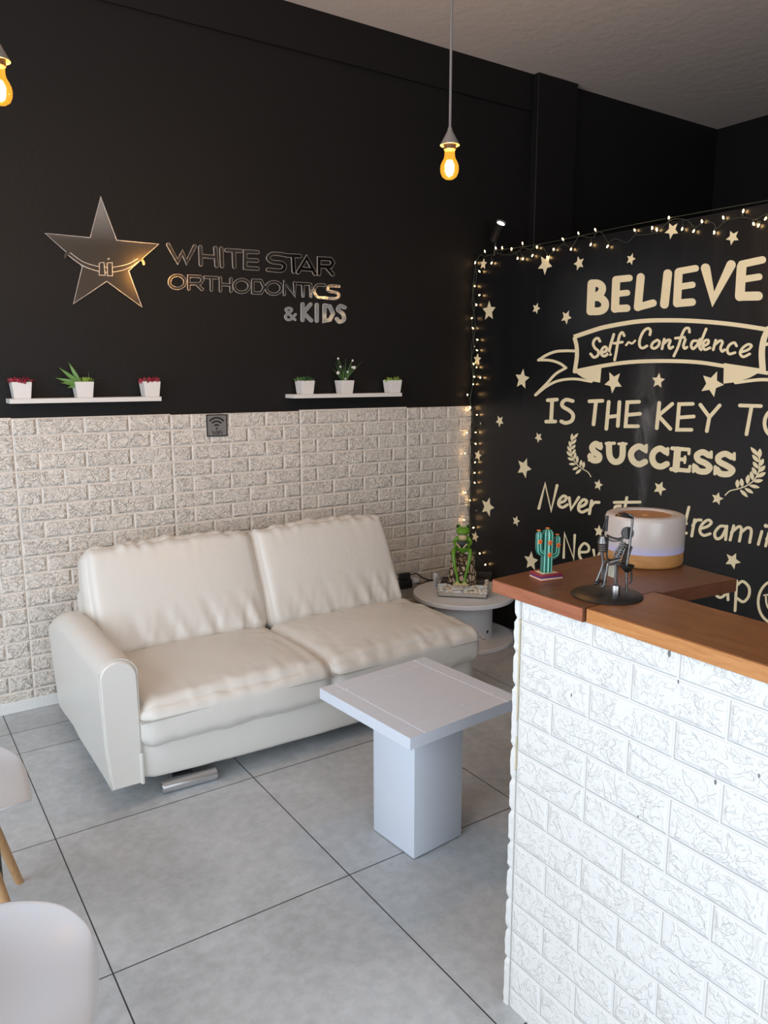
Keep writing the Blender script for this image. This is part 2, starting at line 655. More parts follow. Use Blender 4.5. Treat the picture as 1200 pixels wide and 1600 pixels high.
for a, c in (((XL, YF - .1, 0), (-1.75, YF, ZC)), ((1.15, YF - .1, 0), (XR, YF, ZC)), ((-1.75, YF - .1, 2.62), (1.15, YF, ZC)), ((-1.75, YF - .1, 0), (1.15, YF, .24))):
    box(bm, a, c)
struct('wall_front', bm, M['wall_grey'])
bm = bmesh.new()
for a, c in (((XL - .06, -.72, .28), (XL - .02, 2.62, .33)), ((XL - .06, -.72, 2.75), (XL - .02, 2.62, 2.80)), ((XL - .06, -.72, .33), (XL - .02, -.67, 2.75)),
             ((XL - .06, 2.57, .33), (XL - .02, 2.62, 2.75)), ((XL - .06, .92, .33), (XL - .02, .98, 2.75))):
    box(bm, a, c)
struct('window_1', bm, M['black_pl'])
bm = bmesh.new()
for a, c in (((-1.75, YF - .06, .24), (1.15, YF - .02, .29)), ((-1.75, YF - .06, 2.57), (1.15, YF - .02, 2.62)), ((-1.75, YF - .06, .29), (-1.70, YF - .02, 2.57)),
             ((1.10, YF - .06, .29), (1.15, YF - .02, 2.57)), ((-.33, YF - .06, .29), (-.27, YF - .02, 2.57))):
    box(bm, a, c)
struct('window_2', bm, M['black_pl'])
struct('wall_partition', box(bmesh.new(), (XW, YF, 0), (XW + .10, YW, 2.195), .004, 1), M['board'])

# brick-pattern foam cladding under the black paint, panel by panel
bm = bmesh.new()
k = -4
while True:
    x0 = max(.5286 + .70 * k, XL)
    x1 = min(.5286 + .70 * (k + 1), XW - .002)
    if x0 >= XW - .01:
        break
    dz = (.0, -.004, .002, -.003, .003)[k % 5]
    box(bm, (x0 + .0002, YW - .011, .56), (x1 - .0002, YW, 1.33 + dz), .001, 1)
    box(bm, (x0 + .0002, YW - .011, .055), (x1 - .0002, YW, .5598), .001, 1)
    k += 1
struct('wall_back_cladding', bm, M['brick_wall'])
struct('baseboard_back', box(bmesh.new(), (XL, YW - .016, 0), (XW - .002, YW, .055), .003, 1), M['foam'])

# ------------------------------------------------------------------ sofa


def cushion(half, rad, crown, seed, wr=1.0, n=60, sag=0.0):
    """rounded, plump box cushion centred at the origin"""
    bm = bmesh.new()
    bmesh.ops.create_cube(bm, size=2.0)
    bmesh.ops.subdivide_edges(bm, edges=bm.edges, cuts=n, use_grid_fill=True)
    H = Vector(half)
    for v in bm.verts:
        u = v.co.copy()
        q = Vector([u[i] * H[i] for i in range(3)])
        c = Vector([max(-(H[i] - rad[i]), min(H[i] - rad[i], q[i])) for i in range(3)])
        d = Vector([(q[i] - c[i]) / rad[i] for i in range(3)])
        m = max(abs(t) for t in d)
        if m > 1e-6 and d.length > 1e-6:
            d = d * (m / d.length)
        p = c + Vector([d[i] * rad[i] for i in range(3)])
        ex, ey, ez = 1 - u.x ** 2, 1 - u.y ** 2, 1 - u.z ** 2
        p.z += crown[2] * (1 if u.z > 0 else -.5) * abs(u.z) * ex ** .6 * ey ** .6
        p.y += crown[1] * (1 if u.y > 0 else -1) * abs(u.y) * ex ** .5 * ez ** .5
        p.x += crown[0] * (1 if u.x > 0 else -1) * abs(u.x) * ey ** .5 * ez ** .5
        # puckers running off the seams
        edge = max(0, max(abs(u.x), abs(u.y)) - .55) / .45
        nx = noise.noise((p.x * 16 + seed, p.y * 16, p.z * 5))
        nz = noise.noise((p.x * 34 + seed, p.y * 9, p.z * 7 + 3))
        lo = noise.noise((p.x * 4 + seed, p.y * 5, p.z * 3))
        p.z += wr * (.006 * edge * nx + .005 * edge * nz + .005 * lo * ex * ey)
        p.y += wr * (.004 * noise.noise((p.x * 26 + seed, 1, p.z * 6)) * max(0, abs(u.z) - .3))
        v.co = p
    return bm


sofa = thing('sofa', 'white leather two-seat sofa with one rounded arm against the brick cladding', 'sofa', (1.41, 2.58, 0))
SX, SY = 1.41, 2.58


def L(x, y, z):
    return (x - SX, y - SY, z)


# base plinth with a slightly slack lower hem
bm = bmesh.new()
bmesh.ops.create_cube(bm, size=2.0)
bmesh.ops.subdivide_edges(bm, edges=bm.edges, cuts=26, use_grid_fill=True)
for v in bm.verts:
    u = v.co.copy()
    H, rr = Vector((.785, .43, .088)), (.06, .06, .03)
    q = Vector([u[i] * H[i] for i in range(3)])
    c = Vector([max(-(H[i] - rr[i]), min(H[i] - rr[i], q[i])) for i in range(3)])
    d = Vector([(q[i] - c[i]) / rr[i] for i in range(3)])
    mx = max(abs(t) for t in d)
    if mx > 1e-6:
        d *= mx / d.length
    p = c + Vector([d[i] * rr[i] for i in range(3)])
    if u.z < 0:
        p.z -= .022 * (1 - u.x ** 2)
    p.y += .004 * noise.noise((p.x * 14, p.y * 3, p.z * 7)) + .012 * (1 if u.y > 0 else -1) * (1 - u.z ** 2)
    v.co = p + Vector(L(1.475, 3.02, .162))
obj('base', bm, M['leather'], sofa, 180)
# arm with a domed top
bm = bmesh.new()
prof = []
x0, x1, zt, r = .572, .703, .557, .062
prof += [(x0 + .008, .085), (x0, .25)]
prof += [((x0 + x1) / 2 - (x1 - x0) / 2 * math.cos(a), zt - r + r * math.sin(a)) for a in [math.pi * k / 14 for k in range(15)]]
prof += [(x1, .25), (x1 - .002, .085)]
ys = [2.575, 2.580, 2.588, 2.60, 2.70, 2.82, 2.95, 3.08, 3.2, 3.29, 3.36, 3.42, 3.46, 3.475, 3.48]
rings = []
cx, cz = (x0 + x1) / 2, .33
for j, yy in enumerate(ys):
    sc = {0: .90, 1: .955, 2: .985, 14: .88, 13: .95}.get(j, 1.0)
    ring = []
    for (xx, zz) in prof:
        X = cx + (xx - cx) * sc
        Z = cz + (zz - cz) * (1 - (1 - sc) * .35)
        if yy > 3.2 and zz > .3:
            Z -= ((yy - 3.2) / .28) ** 2 * .10 * (zz - .3) / .26
        lean = .014 * (1 - (zz - .085) / .47)
        X += .005 * noise.noise((xx * 6, yy * 5, zz * 5)) + (lean if xx < cx else 0)
        ring.append(bm.verts.new(L(X, yy, Z + .004 * noise.noise((xx * 4, yy * 6, 9)))))
    rings.append(ring)
for A, B in zip(rings, rings[1:]):
    for i in range(len(A)):
        bm.faces.new((A[i], A[(i + 1) % len(A)], B[(i + 1) % len(A)], B[i]))
bm.faces.new(rings[0])
bm.faces.new(rings[-1])
bmesh.ops.subdivide_edges(bm, edges=[e for e in bm.edges if e.calc_length() > .08], cuts=1)
arm = obj('armrest', bm, M['leather'], sofa, 45)
bm = bmesh.new()
tube(bm, crom([L(cx + (xx - cx) * 1.0 + (.014 * (1 - (zz - .085) / .47) if xx < cx else 0), 2.586, zz) for xx, zz in prof], 3), .0026, 6)
obj('piping', bm, M['leather'], arm, 180)
# frame behind the cushions
bm = bmesh.new()
box(bm, L(.70, 3.36, .10), L(2.24, 3.50, .60), .05, 4)
obj('back_frame', bm, M['leather'], sofa, 60)
# fabric gusset where the arm meets the base
bm = bmesh.new()
box(bm, L(.692, 2.571, .082), L(.706, 2.60, .20), .0055, 4)
obj('corner_welt', bm, M['leather'], sofa, 60)


def piping(half, rad, z, seed, parent, name='piping'):
    hx, hy = half[0] - .004, half[1] - .002
    r = .05
    pts = []
    for cxx, cyy, a0 in ((-hx + r, -hy + r, 180), (hx - r, -hy + r, 270), (hx - r, hy - r, 0), (-hx + r, hy - r, 90)):
        for k in range(5):
            a = R(a0 + k * 22.5)
            pts.append(Vector((cxx + r * math.cos(a), cyy + r * math.sin(a), z)))
    return pts


for i, (xa, xb) in enumerate(((.700, 1.472), (1.468, 2.262))):
    half = ((xb - xa) / 2, .315, .085)
    bm = cushion(half, (.05, .055, .055), (.012, .016, .038), 3.1 + 7 * i, 1.25)
    cz = .288
    tilt = Matrix.Translation(Vector(L((xa + xb) / 2, 2.865, cz))) @ Matrix.Rotation(R(-1.0), 4, 'X')
    xf(bm, tilt)
    o = obj('seat_cushion', bm, M['leather'], sofa, 180)
    bm = bmesh.new()
    pts = piping((half[0] + .006, half[1] + .013, 0), 0, .030, i, sofa)
    pts = [p + Vector((0, 0, .004 * noise.noise((p.x * 18 + i * 5, p.y * 9, 0)))) for p in crom(pts, 4, True)]
    tube(bm, pts, .0022, 6, True)
    xf(bm, tilt)
    obj('piping', bm, M['seam'], o, 180)

for i, (xa, xb) in enumerate(((.700, 1.476), (1.480, 2.235))):
    hx = (xb - xa) / 2
    bm = cushion((hx, .085, .245), (.045, .06, .05), (.008, .034, .010), 20.3 + 9 * i, 1.0, 64)
    # wrinkles pulled along the bottom and the top seam
    for v in bm.verts:
        u, z, y = v.co.x / hx, v.co.z / .245, v.co.y
        if y < .02:
            lowr = max(0, -z - .12) / .88
            s = noise.noise((v.co.x * 21 + v.co.z * 7 + i * 3.7, v.co.z * 2.5, 4))
            s2 = noise.noise((v.co.x * 40 - v.co.z * 10 + i * 3.7, v.co.z * 4, 8))
            k = (.35 + .65 * max(0, u if i else u * .6 + .4))
            v.co.y += (.026 * s + .012 * s2) * lowr * k
        top = max(0, z - .72) / .28
        v.co.z += .013 * top * noise.noise((v.co.x * 24 + i, v.co.y * 10, 2))
        v.co.y += .009 * top * noise.noise((v.co.x * 30 + i, v.co.y * 10, 5))
        # shoulders pulled in at the upper corners
        v.co.x *= 1 - .035 * max(0, z) ** 2 * (1 if (i == 1 and u > 0) or (i == 0 and u < 0) else .15)
        v.co.z += .022 * (1 - u * u) * max(0, z) * .4
    xf(bm, Matrix.Translation(Vector(L((xa + xb) / 2, 3.300, .545))) @ Matrix.Rotation(R(-25), 4, 'X'))
    obj('back_cushion', bm, M['leather'], sofa, 180)
# horizontal chrome foot tubes
for xa in (.770, 1.98):
    bm = bmesh.new()
    prof = [(0, 0), (.022, 0), (.024, .002), (.024, .206), (.022, .208), (0, .208)]
    lathe(bm, prof, 24)
    xf(bm, Matrix.Translation(Vector(L(xa + .005, 2.617, .0245))) @ Matrix.Rotation(R(-2), 4, 'Z') @ Matrix.Rotation(R(90), 4, 'Y'))
    box(bm, L(xa + .06, 2.66, .0), L(xa + .14, 2.72, .09))
    obj('foot', bm, M['chrome'], sofa, 40)
for xa in (.80, 2.05):
    bm = bmesh.new()
    box(bm, L(xa, 3.30, 0), L(xa + .16, 3.34, .08), .004, 1)
    obj('foot', bm, M['chrome'], sofa, 40)

# ------------------------------------------------------------------ coffee table
tb = thing('coffee_table', 'square white painted pedestal table with grooved top in front of the sofa', 'table', (1.405, 1.893, 0), R(4.6))
bm = bmesh.new()
h, g, wv = .229, .172, .0022
gr = [-h, -g - wv, -g, -g + wv, g - wv, g, g + wv, h]
V = [[bm.verts.new((x, y, .500 - (.0028 if abs(abs(x) - g) < 1e-6 or abs(abs(y) - g) < 1e-6 else 0))) for y in gr] for x in gr]
for i in range(7):
    for j in range(7):
        bm.faces.new((V[i][j], V[i + 1][j], V[i + 1][j + 1], V[i][j + 1]))
loop = [V[i][0] for i in range(8)] + [V[7][j] for j in range(1, 8)] + [V[i][7] for i in range(6, -1, -1)] + [V[0][j] for j in range(6, 0, -1)]
lo = [bm.verts.new((v.co.x, v.co.y, .464)) for v in loop]
n = len(loop)
for i in range(n):
    bm.faces.new((loop[i], loop[(i + 1) % n], lo[(i + 1) % n], lo[i]))
bm.faces.new(lo)
obj('tabletop', bm, M['wpaint'], tb)
bm = bmesh.new()
box(bm, (-.104, -.104, .004), (.104, .104, .464), .0018, 2)
obj('pedestal', bm, M['wpaint'], tb, 30)
bm = bmesh.new()
box(bm, (-.098, -.098, 0), (.098, .098, .006))
obj('foot_pad', bm, M['black_pl'], tb)
for x, y in ((.19, -.15), (.05, -.155), (-.16, .17), (-.05, .2)):
    bm = bmesh.new()
    lathe(bm, [(0, .5008), (.004, .5006), (.005, .499)], 10, (x, y))
    obj('screw_filler', bm, M['spool'], tb, 60)

# ------------------------------------------------------------------ cable spool side table
sp = thing('spool_table', 'round white cable-spool side table in the corner beside the sofa', 'side table', (2.785, 3.318, 0))
for nm, z0, z1 in (('lower_disc', .0, .026), ('upper_disc', .254, .280)):
    bm = bmesh.new()
    lathe(bm, [(0, z0), (.288, z0), (.292, z0 + .004), (.292, z1 - .004), (.288, z1), (0, z1)], 72)
    obj(nm, bm, M['spool'], sp, 40)
bm = bmesh.new()
lathe(bm, [(.168, .026), (.168, .254)], 56)
obj('drum', bm, M['spool'], sp, 180)
bm = bmesh.new()
a = R(-75)
dirv = Vector((math.cos(a), math.sin(a), 0))
lathe(bm, [(0, 0), (.009, 0), (.009, .003), (0, .003)], 14)
xf(bm, Matrix.Translation(dirv * .167 + Vector((0, 0, .075))) @ dirv.to_track_quat('Z', 'Y').to_matrix().to_4x4())
obj('bolt_hole', bm, M['ink'], sp)
for k in range(5):
    a = R(200 + 40 * k)
    bm = bmesh.new()
    lathe(bm, [(0, .2815), (.0045, .281), (.005, .2795)], 10, (.25 * math.cos(a), .25 * math.sin(a)))
    obj('screw_head', bm, M['foam'], sp, 60)

# ------------------------------------------------------------------ glass planter and the frog on its stump
ang = math.atan2(3.12 - 3.32, 2.789 - 2.584)
pc = Vector((2.755, 3.285, .2806))
pl = thing('glass_planter', 'square glass planter half filled with pale pebbles on the spool table', 'planter', pc, ang)


def quadwall(bm, hb, ht, db, dt, z0, z1, th):
    """tapered open rectangular vessel"""
    def ring(hx, hy, z):
        return [bm.verts.new((sx * hx, sy * hy, z)) for sx, sy in ((-1, -1), (1, -1), (1, 1), (-1, 1))]
    ob, ot = ring(hb, db, z0), ring(ht, dt, z1)
    it, ib = ring(ht - th, dt - th, z1), ring(hb - th, db - th, z0 + th)
    for A, B in ((ob, ot), (ot, it), (it, ib)):
        for k in range(4):
            bm.faces.new((A[k], A[(k + 1) % 4], B[(k + 1) % 4], B[k]))
    bm.faces.new(ob)
    bm.faces.new(ib)
    return bm


bm = quadwall(bmesh.new(), .140, .152, .092, .104, 0, .105, .005)
obj('vessel', bm, M['glass'], pl)
bm = bmesh.new()
for s, t in (((-1, -1), (1, -1)), ((1, -1), (1, 1)), ((1, 1), (-1, 1)), ((-1, 1), (-1, -1))):
    tube(bm, [(s[0] * .150, s[1] * .102, .105), (t[0] * .150, t[1] * .102, .105)], .0032, 6)
obj('rim', bm, M['glass'], pl, 180)
bm = bmesh.new()
box(bm, (-.134, -.086, .006), (.134, .086, .030), .002, 1)
obj('sand_layer', bm, M['sand'], pl)
bm = bmesh.new()
box(bm, (-.128, -.080, .030), (.128, .080, .074), .002, 1)
obj('soil', bm, M['soil'], pl)
rnd = random.Random(3)
for k in range(96):
    if k < 72:
        x, y = -.130 + (k % 24) * .0113 + rnd.uniform(-.003, .003), -.087 + rnd.uniform(-.001, .003)
        z = .034 + (k // 24) * .0165 + rnd.uniform(-.003, .005)
    else:
        x, y = .131 + rnd.uniform(-.002, .001), -.076 + ((k - 72) % 8) * .020
        z = .036 + ((k - 72) // 8) * .0165 + rnd.uniform(-.004, .004)
    bm = bmesh.new()
    s = rnd.uniform(.0085, .0125)
    ball(bm, (0, 0, 0), s, 2, (rnd.uniform(.9, 1.3), .75, rnd.uniform(.75, 1.05)))
    for v in bm.verts:
        v.co *= 1 + .22 * noise.noise(v.co * 120 + Vector((k, 0, 0)))
    xf(bm, Matrix.Translation((x, y, z)) @ Matrix.Rotation(rnd.uniform(-.6, .6), 4, 'Y'))
    obj('pebble', bm, PEB[rnd.choice((0, 0, 1, 2, 3, 3))], pl, 180)


def remesh(name, bm, voxel, m, parent, smooth_it=3):
    """fuse the overlapping primitives of bm into one continuous surface"""
    me = bpy.data.meshes.new('tmp')
    bm.to_mesh(me)
    bm.free()
    o = bpy.data.objects.new('tmp', me)
    COL.objects.link(o)
    md = o.modifiers.new('r', 'REMESH')
    md.mode = 'VOXEL'
    md.voxel_size = voxel
    ms = o.modifiers.new('s', 'SMOOTH')
    ms.factor = .5
    ms.iterations = smooth_it
    dg = bpy.context.evaluated_depsgraph_get()
    me2 = bpy.data.meshes.new_from_object(o.evaluated_get(dg), depsgraph=dg)
    bpy.data.objects.remove(o)
    bpy.data.meshes.remove(me)
    me2.name = name
    me2.materials.clear()
    me2.materials.append(m)
    me2.polygons.foreach_set('use_smooth', [True] * len(me2.polygons))
    return link(name, me2, parent)


# the frog: local x right, -y towards the viewer, z up
fg = thing('frog_figurine', 'bright green frog figurine seated on a bark stump in the glass planter', 'figurine',
           pc + Vector((-.02, -.012, .074)), ang)
bm = bmesh.new()
nseg, nz = 40, 22
prv = None
for j in range(nz + 1):
    t = j / nz
    zz = .185 * t
    ring = []
    for k in range(nseg):
        a = 2 * math.pi * k / nseg
        rr = .080 - .014 * t + .006 * noise.noise((math.cos(a) * 2, math.sin(a) * 2, zz * 14))
        if t > .55:      # two shoulders with a saddle between
            zc = zz - max(0, (t - .55)) * .16 * (1 - abs(math.cos(a))) ** 1.0 * 1.2
        else:
            zc = zz
        ring.append(bm.verts.new((rr * 1.0 * math.cos(a), rr * .72 * math.sin(a), zc)))
    if prv:
        for k in range(nseg):
            bm.faces.new((prv[k], prv[(k + 1) % nseg], ring[(k + 1) % nseg], ring[k]))
    else:
        bm.faces.new(ring)
    prv = ring
bm.faces.new(prv)
obj('stump', bm, M['bark'], fg, 50)
bm = bmesh.new()
ball(bm, (0, .005, .215), .040, 3, (.85, .75, 1.25))                 # trunk
ball(bm, (0, .0, .255), .034, 3, (1.0, .8, .8))                      # chest
ball(bm, (0, -.006, .298), .036, 3, (1.10, .95, .62))                # head
ball(bm, (0, -.026, .292), .026, 3, (1.15, .8, .45))                 # muzzle
for s in (-1, 1):
    ball(bm, (s * .026, -.004, .322), .0145, 2)                      # eye bulges
    tube(bm, crom([(s * .030, .002, .262), (s * .046, -.012, .235), (s * .034, -.046, .222), (s * .016, -.058, .228)], 5), .0095, 10)
    tube(bm, crom([(s * .026, 0, .195), (s * .046, -.050, .190), (s * .040, -.076, .130), (s * .024, -.082, .060), (s * .020, -.086, .030)], 6),
         [.015 - .0075 * min(1, q / 18) for q in range(25)], 10)
    for k in (-1, 0, 1):
        tube(bm, [(s * .020, -.084, .034), (s * .020 + k * .016, -.098, .014)], .0045, 8)
        ball(bm, (s * .020 + k * .016, -.098, .014), .006, 1)
body = remesh('body', bm, .0032, M['frog'], fg)
bm = bmesh.new()
ball(bm, (0, -.023, .264), .026, 3, (.95, .5, .75))
obj('throat', bm, M['frog_cream'], fg, 180)
for s in (-1, 1):
    bm = bmesh.new()
    ball(bm, (s * .018, -.060, .226), .007, 2)
    for k in range(4):
        tube(bm, [(s * .018, -.060, .226), (s * (.010 + .006 * k), -.072, .216 + .007 * k)], .0042, 7)
        ball(bm, (s * (.010 + .006 * k), -.072, .216 + .007 * k), .0055, 1)
    remesh('hand', bm, .0022, M['frog_cream'], fg, 1)
    bm = bmesh.new()
    ball(bm, (s * .020, -.090, .020), .010, 2, (1.2, .8, .7))
    for k in (-1, 0, 1):
        tube(bm, [(s * .020, -.090, .020), (s * .020 + k * .0165, -.101, .012)], .005, 8)
        ball(bm, (s * .020 + k * .0165, -.101, .012), .0072, 2)
    remesh('webbed_foot', bm, .0025, M['frog_cream'], fg, 1)
for s in (-1, 1):
    bm = bmesh.new()
    ball(bm, (s * .029, -.014, .325), .0085, 2)
    obj('eye', bm, M['ink'], fg, 180)
bm = bmesh.new()
tube(bm, [(s * .032, -.036 - .010 * (1 - (s / 1.0) ** 2), .288) for s in (-1, -.5, 0, .5, 1)], .0018, 6)
obj('mouth', bm, M['leaf_dk'], fg, 180)
bm = bmesh.new()
box(bm, (-.030, -.064, .214), (.030, -.048, .250), .005, 2)
obj('dark_bag', bm, M['ink'], fg, 40)

# plug and cable on the wall behind the spool table
ad = thing('power_adapter', 'black power adapter with thin cable on the wall right of the sofa', 'adapter', (2.60, 3.664, .25))
bm = bmesh.new()
box(bm, (-.03, -.03, .0), (.05, 0.003, .055), .004, 2)
box(bm, (-.035, -.024, .055), (.04, .003, .095), .004, 2)
obj('body', bm, M['black_pl'], ad, 40)
bm = bmesh.new()
box(bm, (.046, -.05, .032), (.085, -.010, .062), .006, 2)
obj('plug', bm, M['plastic_w'], ad, 40)
bm = bmesh.new()
tube(bm, crom([(.04, -.02, .08), (.08, -.03, .085), (.11, -.04, .06), (.14, -.05, .045), (.17, -.06, .036), (.20, -.075, .034)], 6), .004, 8)
tube(bm, crom([(.07, -.03, .035), (.10, -.04, .02), (.13, -.05, .03), (.16, -.06, .04), (.19, -.07, .034)], 6), .0035, 8)
obj('cable', bm, M['black_pl'], ad, 180)
bx = thing('small_white_box', 'small white upright box standing behind the glass planter', 'box', (2.705, 3.475, .280), R(-30))
bm = bmesh.new()
box(bm, (-.016, -.012, 0), (.016, .012, .088), .002, 2)
obj('body', bm, M['plastic_w'], bx, 40)
bm = bmesh.new()
lathe(bm, [(0, 0), (.003, 0), (.003, .001), (0, .001)], 10)
xf(bm, Matrix.Translation((0, -.012, .012)) @ Matrix.Rotation(R(90), 4, 'X'))
obj('socket', bm, M['ink'], bx)

# ------------------------------------------------------------------ reception counter
XC, YC = 1.165, 1.190
ct = thing('reception_counter', 'reception counter faced with white brick-pattern foam panels', 'counter', (1.27, .0, 0))


def C(x, y, z):
    return (x - 1.27, y, z)


bm = bmesh.new()
box(bm, C(XC + .010, -2.0, 0), C(1.345, YC - .004, 1.025))
obj('body', bm, M['wall_white'], ct)
bm = bmesh.new()
for k in range(5):
    y1, y0 = YC - .70 * k, max(YC - .70 * (k + 1), -2.0)
    box(bm, (XC, y0 + .0002, .6672), (XC + .010, y1 - .0002, 1.025), .001, 1)
    box(bm, (XC, y0 + .0002, .0), (XC + .010, y1 - .0002, .6668), .001, 1)
front = obj('foam_panel', bm, M['brick_counter'], ct)
front.location = (-1.27, 0, 0)
# the sheet on the end face: its ragged cut edge shows along the corner
bm = bmesh.new()
nz = 90
cols = []
for k in range(nz + 1):
    z = 1.025 * k / nz
    fr = ((z - .052) / .077) % 1
    notch = .004 if min(fr, 1 - fr) < .06 else 0
    a = XC - .004 + .0022 * noise.noise((0, 3, z * 60)) + notch
    y1 = YC + .017 + .0025 * noise.noise((7, 1, z * 45)) - notch
    cols.append([bm.verts.new(C(a, YC + .002, z)), bm.verts.new(C(a + .001, y1, z)), bm.verts.new(C(1.345, y1, z)), bm.verts.new(C(1.345, YC + .002, z))])
for A, B in zip(cols, cols[1:]):
    for i in range(4):
        bm.faces.new((A[i], A[(i + 1) % 4], B[(i + 1) % 4], B[i]))
bm.faces.new(cols[0])
bm.faces.new(cols[-1])
obj('end_panel', bm, M['foam'], ct)
bm = bmesh.new()
for z0, z1 in ((.98, .74), (.70, .62)):
    tube(bm, crom([C(XC - .001, YC + .0015 + .001 * noise.noise((0, 0, z * 30)), z) for z in [z0 + (z1 - z0) * k / 10 for k in range(11)]], 2), .0022, 6)
obj('glue_bead', bm, M['glue'], ct, 180)
DENT = mat('foam_dent_grey', (.20, .20, .20), .9)
for px, py, r in ((1046, 1021, .0055), (1060, 1065, .003), (893, 1086, .003), (1118, 1222, .004), (1186, 1212, .003), (997, 1276, .0025)):
    p = on(0, XC, px, py)
    bm = bmesh.new()
    ball(bm, C(XC - .0004, p.y, p.z), r, 2, (.12, .6, 1.3))
    obj('chip_mark', bm, DENT, ct, 180)

tp = thing('wooden_countertop', 'reddish brown wooden countertop of two boards on the brick-faced counter', 'countertop', (1.27, .6, 1.025))


def T(x, y, z):
    return (x - 1.27, y - .6, z - 1.025)


def board(name, poly, z0, z1, m):
    bm = bmesh.new()
    A = [bm.verts.new(T(x, y, z0)) for x, y in poly]
    B = [bm.verts.new(T(x, y, z1)) for x, y in poly]
    bm.faces.new(A)
    bm.faces.new(B)
    n = len(poly)
    for i in range(n):
        bm.faces.new((A[i], A[(i + 1) % n], B[(i + 1) % n], B[i]))
    bmesh.ops.bevel(bm, geom=list(bm.edges), offset=.0016, segments=2, affect='EDGES')
    return obj(name, bm, m, tp, 30)


board('return_board', [(1.152, 1.002), (1.372, 1.002), (1.378, .984), (1.612, .960), (1.655, 1.305), (1.150, 1.272)], 1.025, 1.055, M['wood_red'])
board('long_board', [(1.157, -2.0), (1.366, -2.0), (1.366, .9995), (1.157, 1.0008)], 1.025, 1.055, M['wood_gold'])

for nm, y0, y1, x0, m in (('front_edging', 1.0045, 1.269, 1.1505, 'edge_red'), ('front_edging', -1.998, .998, 1.1565, 'edge_gold')):  # thin strips over both front edges, coloured lighter than the boards
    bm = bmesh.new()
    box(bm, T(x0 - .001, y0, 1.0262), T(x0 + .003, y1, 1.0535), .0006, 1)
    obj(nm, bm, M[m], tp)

# ------------------------------------------------------------------ things on the counter
ZT = 1.055
# painted cactus
cc = Vector((1.262, 1.213, ZT))
ca = thing('cactus_ornament', 'teal ceramic cactus with orange flowers on a striped base', 'ornament', cc, math.atan2(-_rt.y, -_rt.x) + math.pi + R(14))


def slab(name, hx, hy, z0, z1, m, bev=.002):
    bm = bmesh.new()
    box(bm, (-hx, -hy, z0), (hx, hy, z1), bev, 2)
    return obj(name, bm, m, ca, 40)


ca.rotation_euler = (0, 0, R(-12))
slab('base', .030, .024, 0, .005, M['blanket_peach'])
slab('purple_stripe', .0298, .0238, .0045, .0085, M['blanket_purple'])
slab('maroon_stripe', .0296, .0236, .008, .0135, M['blanket_red'])
slab('yellow_stripe', .021, .016, .0130, .0142, M['glue'], .0005)


def fluted(bm, pts, r, ribs=8):
    P = crom(pts, 6)
    N = len(P)
    seg = ribs * 4
    up = Vector((0, 1, 0))
    rings = []
    for i, p in enumerate(P):
        t = (P[min(i + 1, N - 1)] - P[max(i - 1, 0)]).normalized()
        s = t.cross(up).normalized()
        q = s.cross(t).normalized()
        e = 1.0
        rem = (P[-1] - p).length
        if rem < r:
            e = math.sqrt(max(.02, 1 - ((r - rem) / r) ** 2))
        ring = []
        for k in range(seg):
            a = 2 * math.pi * k / seg
            rr = r * e * (1 + .10 * math.cos(ribs * a))
            ring.append(bm.verts.new(p + rr * (s * math.cos(a) + q * math.sin(a))))
        rings.append(ring)
    for A, B in zip(rings, rings[1:]):
        for k in range(seg):
            f = bm.faces.new((A[k], A[(k + 1) % seg], B[(k + 1) % seg], B[k]))
            f.material_index = (1, 0, 2, 0)[k % 4]
    bm.faces.new(rings[-1])
    bm.faces.new(rings[0])
    return bm


CM = [M['cactus'], M['cactus_line'], M['cactus_dark']]
bm = fluted(bmesh.new(), [(0, 0, .013), (0, 0, .05), (0, 0, .09), (0, 0, .114)], .0125, 9)
obj('stem', bm, CM, ca, 180)
bm = fluted(bmesh.new(), [(-.006, -.001, .056), (-.020, -.001, .062), (-.0235, -.001, .076), (-.0235, -.001, .111)], .0068, 7)
obj('branch', bm, CM, ca, 180)
bm = fluted(bmesh.new(), [(.006, -.001, .048), (.022, -.001, .052), (.026, -.001, .062), (.026, -.001, .098)], .0068, 7)
obj('branch', bm, CM, ca, 180)
for x, z, y in ((-.0235, .087, -.0075), (-.001, .084, -.0135), (.0255, .075, -.0075), (-.001, .056, -.0135)):
    bm = bmesh.new()
    for k in range(5):
        a = 2 * math.pi * k / 5 + .3
        ball(bm, (x + .0036 * math.cos(a), y, z + .0036 * math.sin(a)), .0030, 1, (1, .45, 1))
    f = obj('flower', bm, M['orange'], ca, 180)
    bm = bmesh.new()
    ball(bm, (x, y - .001, z), .0019, 1)
    obj('flower_center', bm, M['red'], f, 180)
for x, z in ((0, .1155), (-.0235, .112), (.026, .099)):
    bm = bmesh.new()
    for k in range(4):
        a = math.pi * k / 2
        ball(bm, (x + .003 * math.cos(a), .003 * math.sin(a), z), .0026, 1, (1, 1, .5))
    obj('top_bloom', bm, M['orange'], ca, 180)

# iron dentist-and-patient sculpture
dep0 = 1.655
ic = Vector((1.262, 1.038, ZT))
ir = thing('metal_sculpture', 'small iron sculpture of a seated figure and a helper under a lamp', 'sculpture', ic)


def D(px, py, dd=0.0):
    """point on the upright plane through the sculpture's middle, local to it"""
    n = Vector((_fw.x, _fw.y, 0)).normalized()
    d = ray(px, py)
    t = (ic + n * dd - EYE).dot(n) / d.dot(n)
    return EYE + d * t - ic


bm = bmesh.new()
lathe(bm, [(0, 0), (.0725, 0), (.0740, .0015), (.071, .004), (.045, .0085), (0, .011)], 56)
obj('base_plate', bm, M['iron_dark'], ir, 40)


def rods(name, lst, m, seg=8):
    bm = bmesh.new()
    for pts, r, dd in lst:
        tube(bm, crom([D(x, y, dd) for x, y in pts], 4), r, seg)
    return obj(name, bm, m, ir, 60)


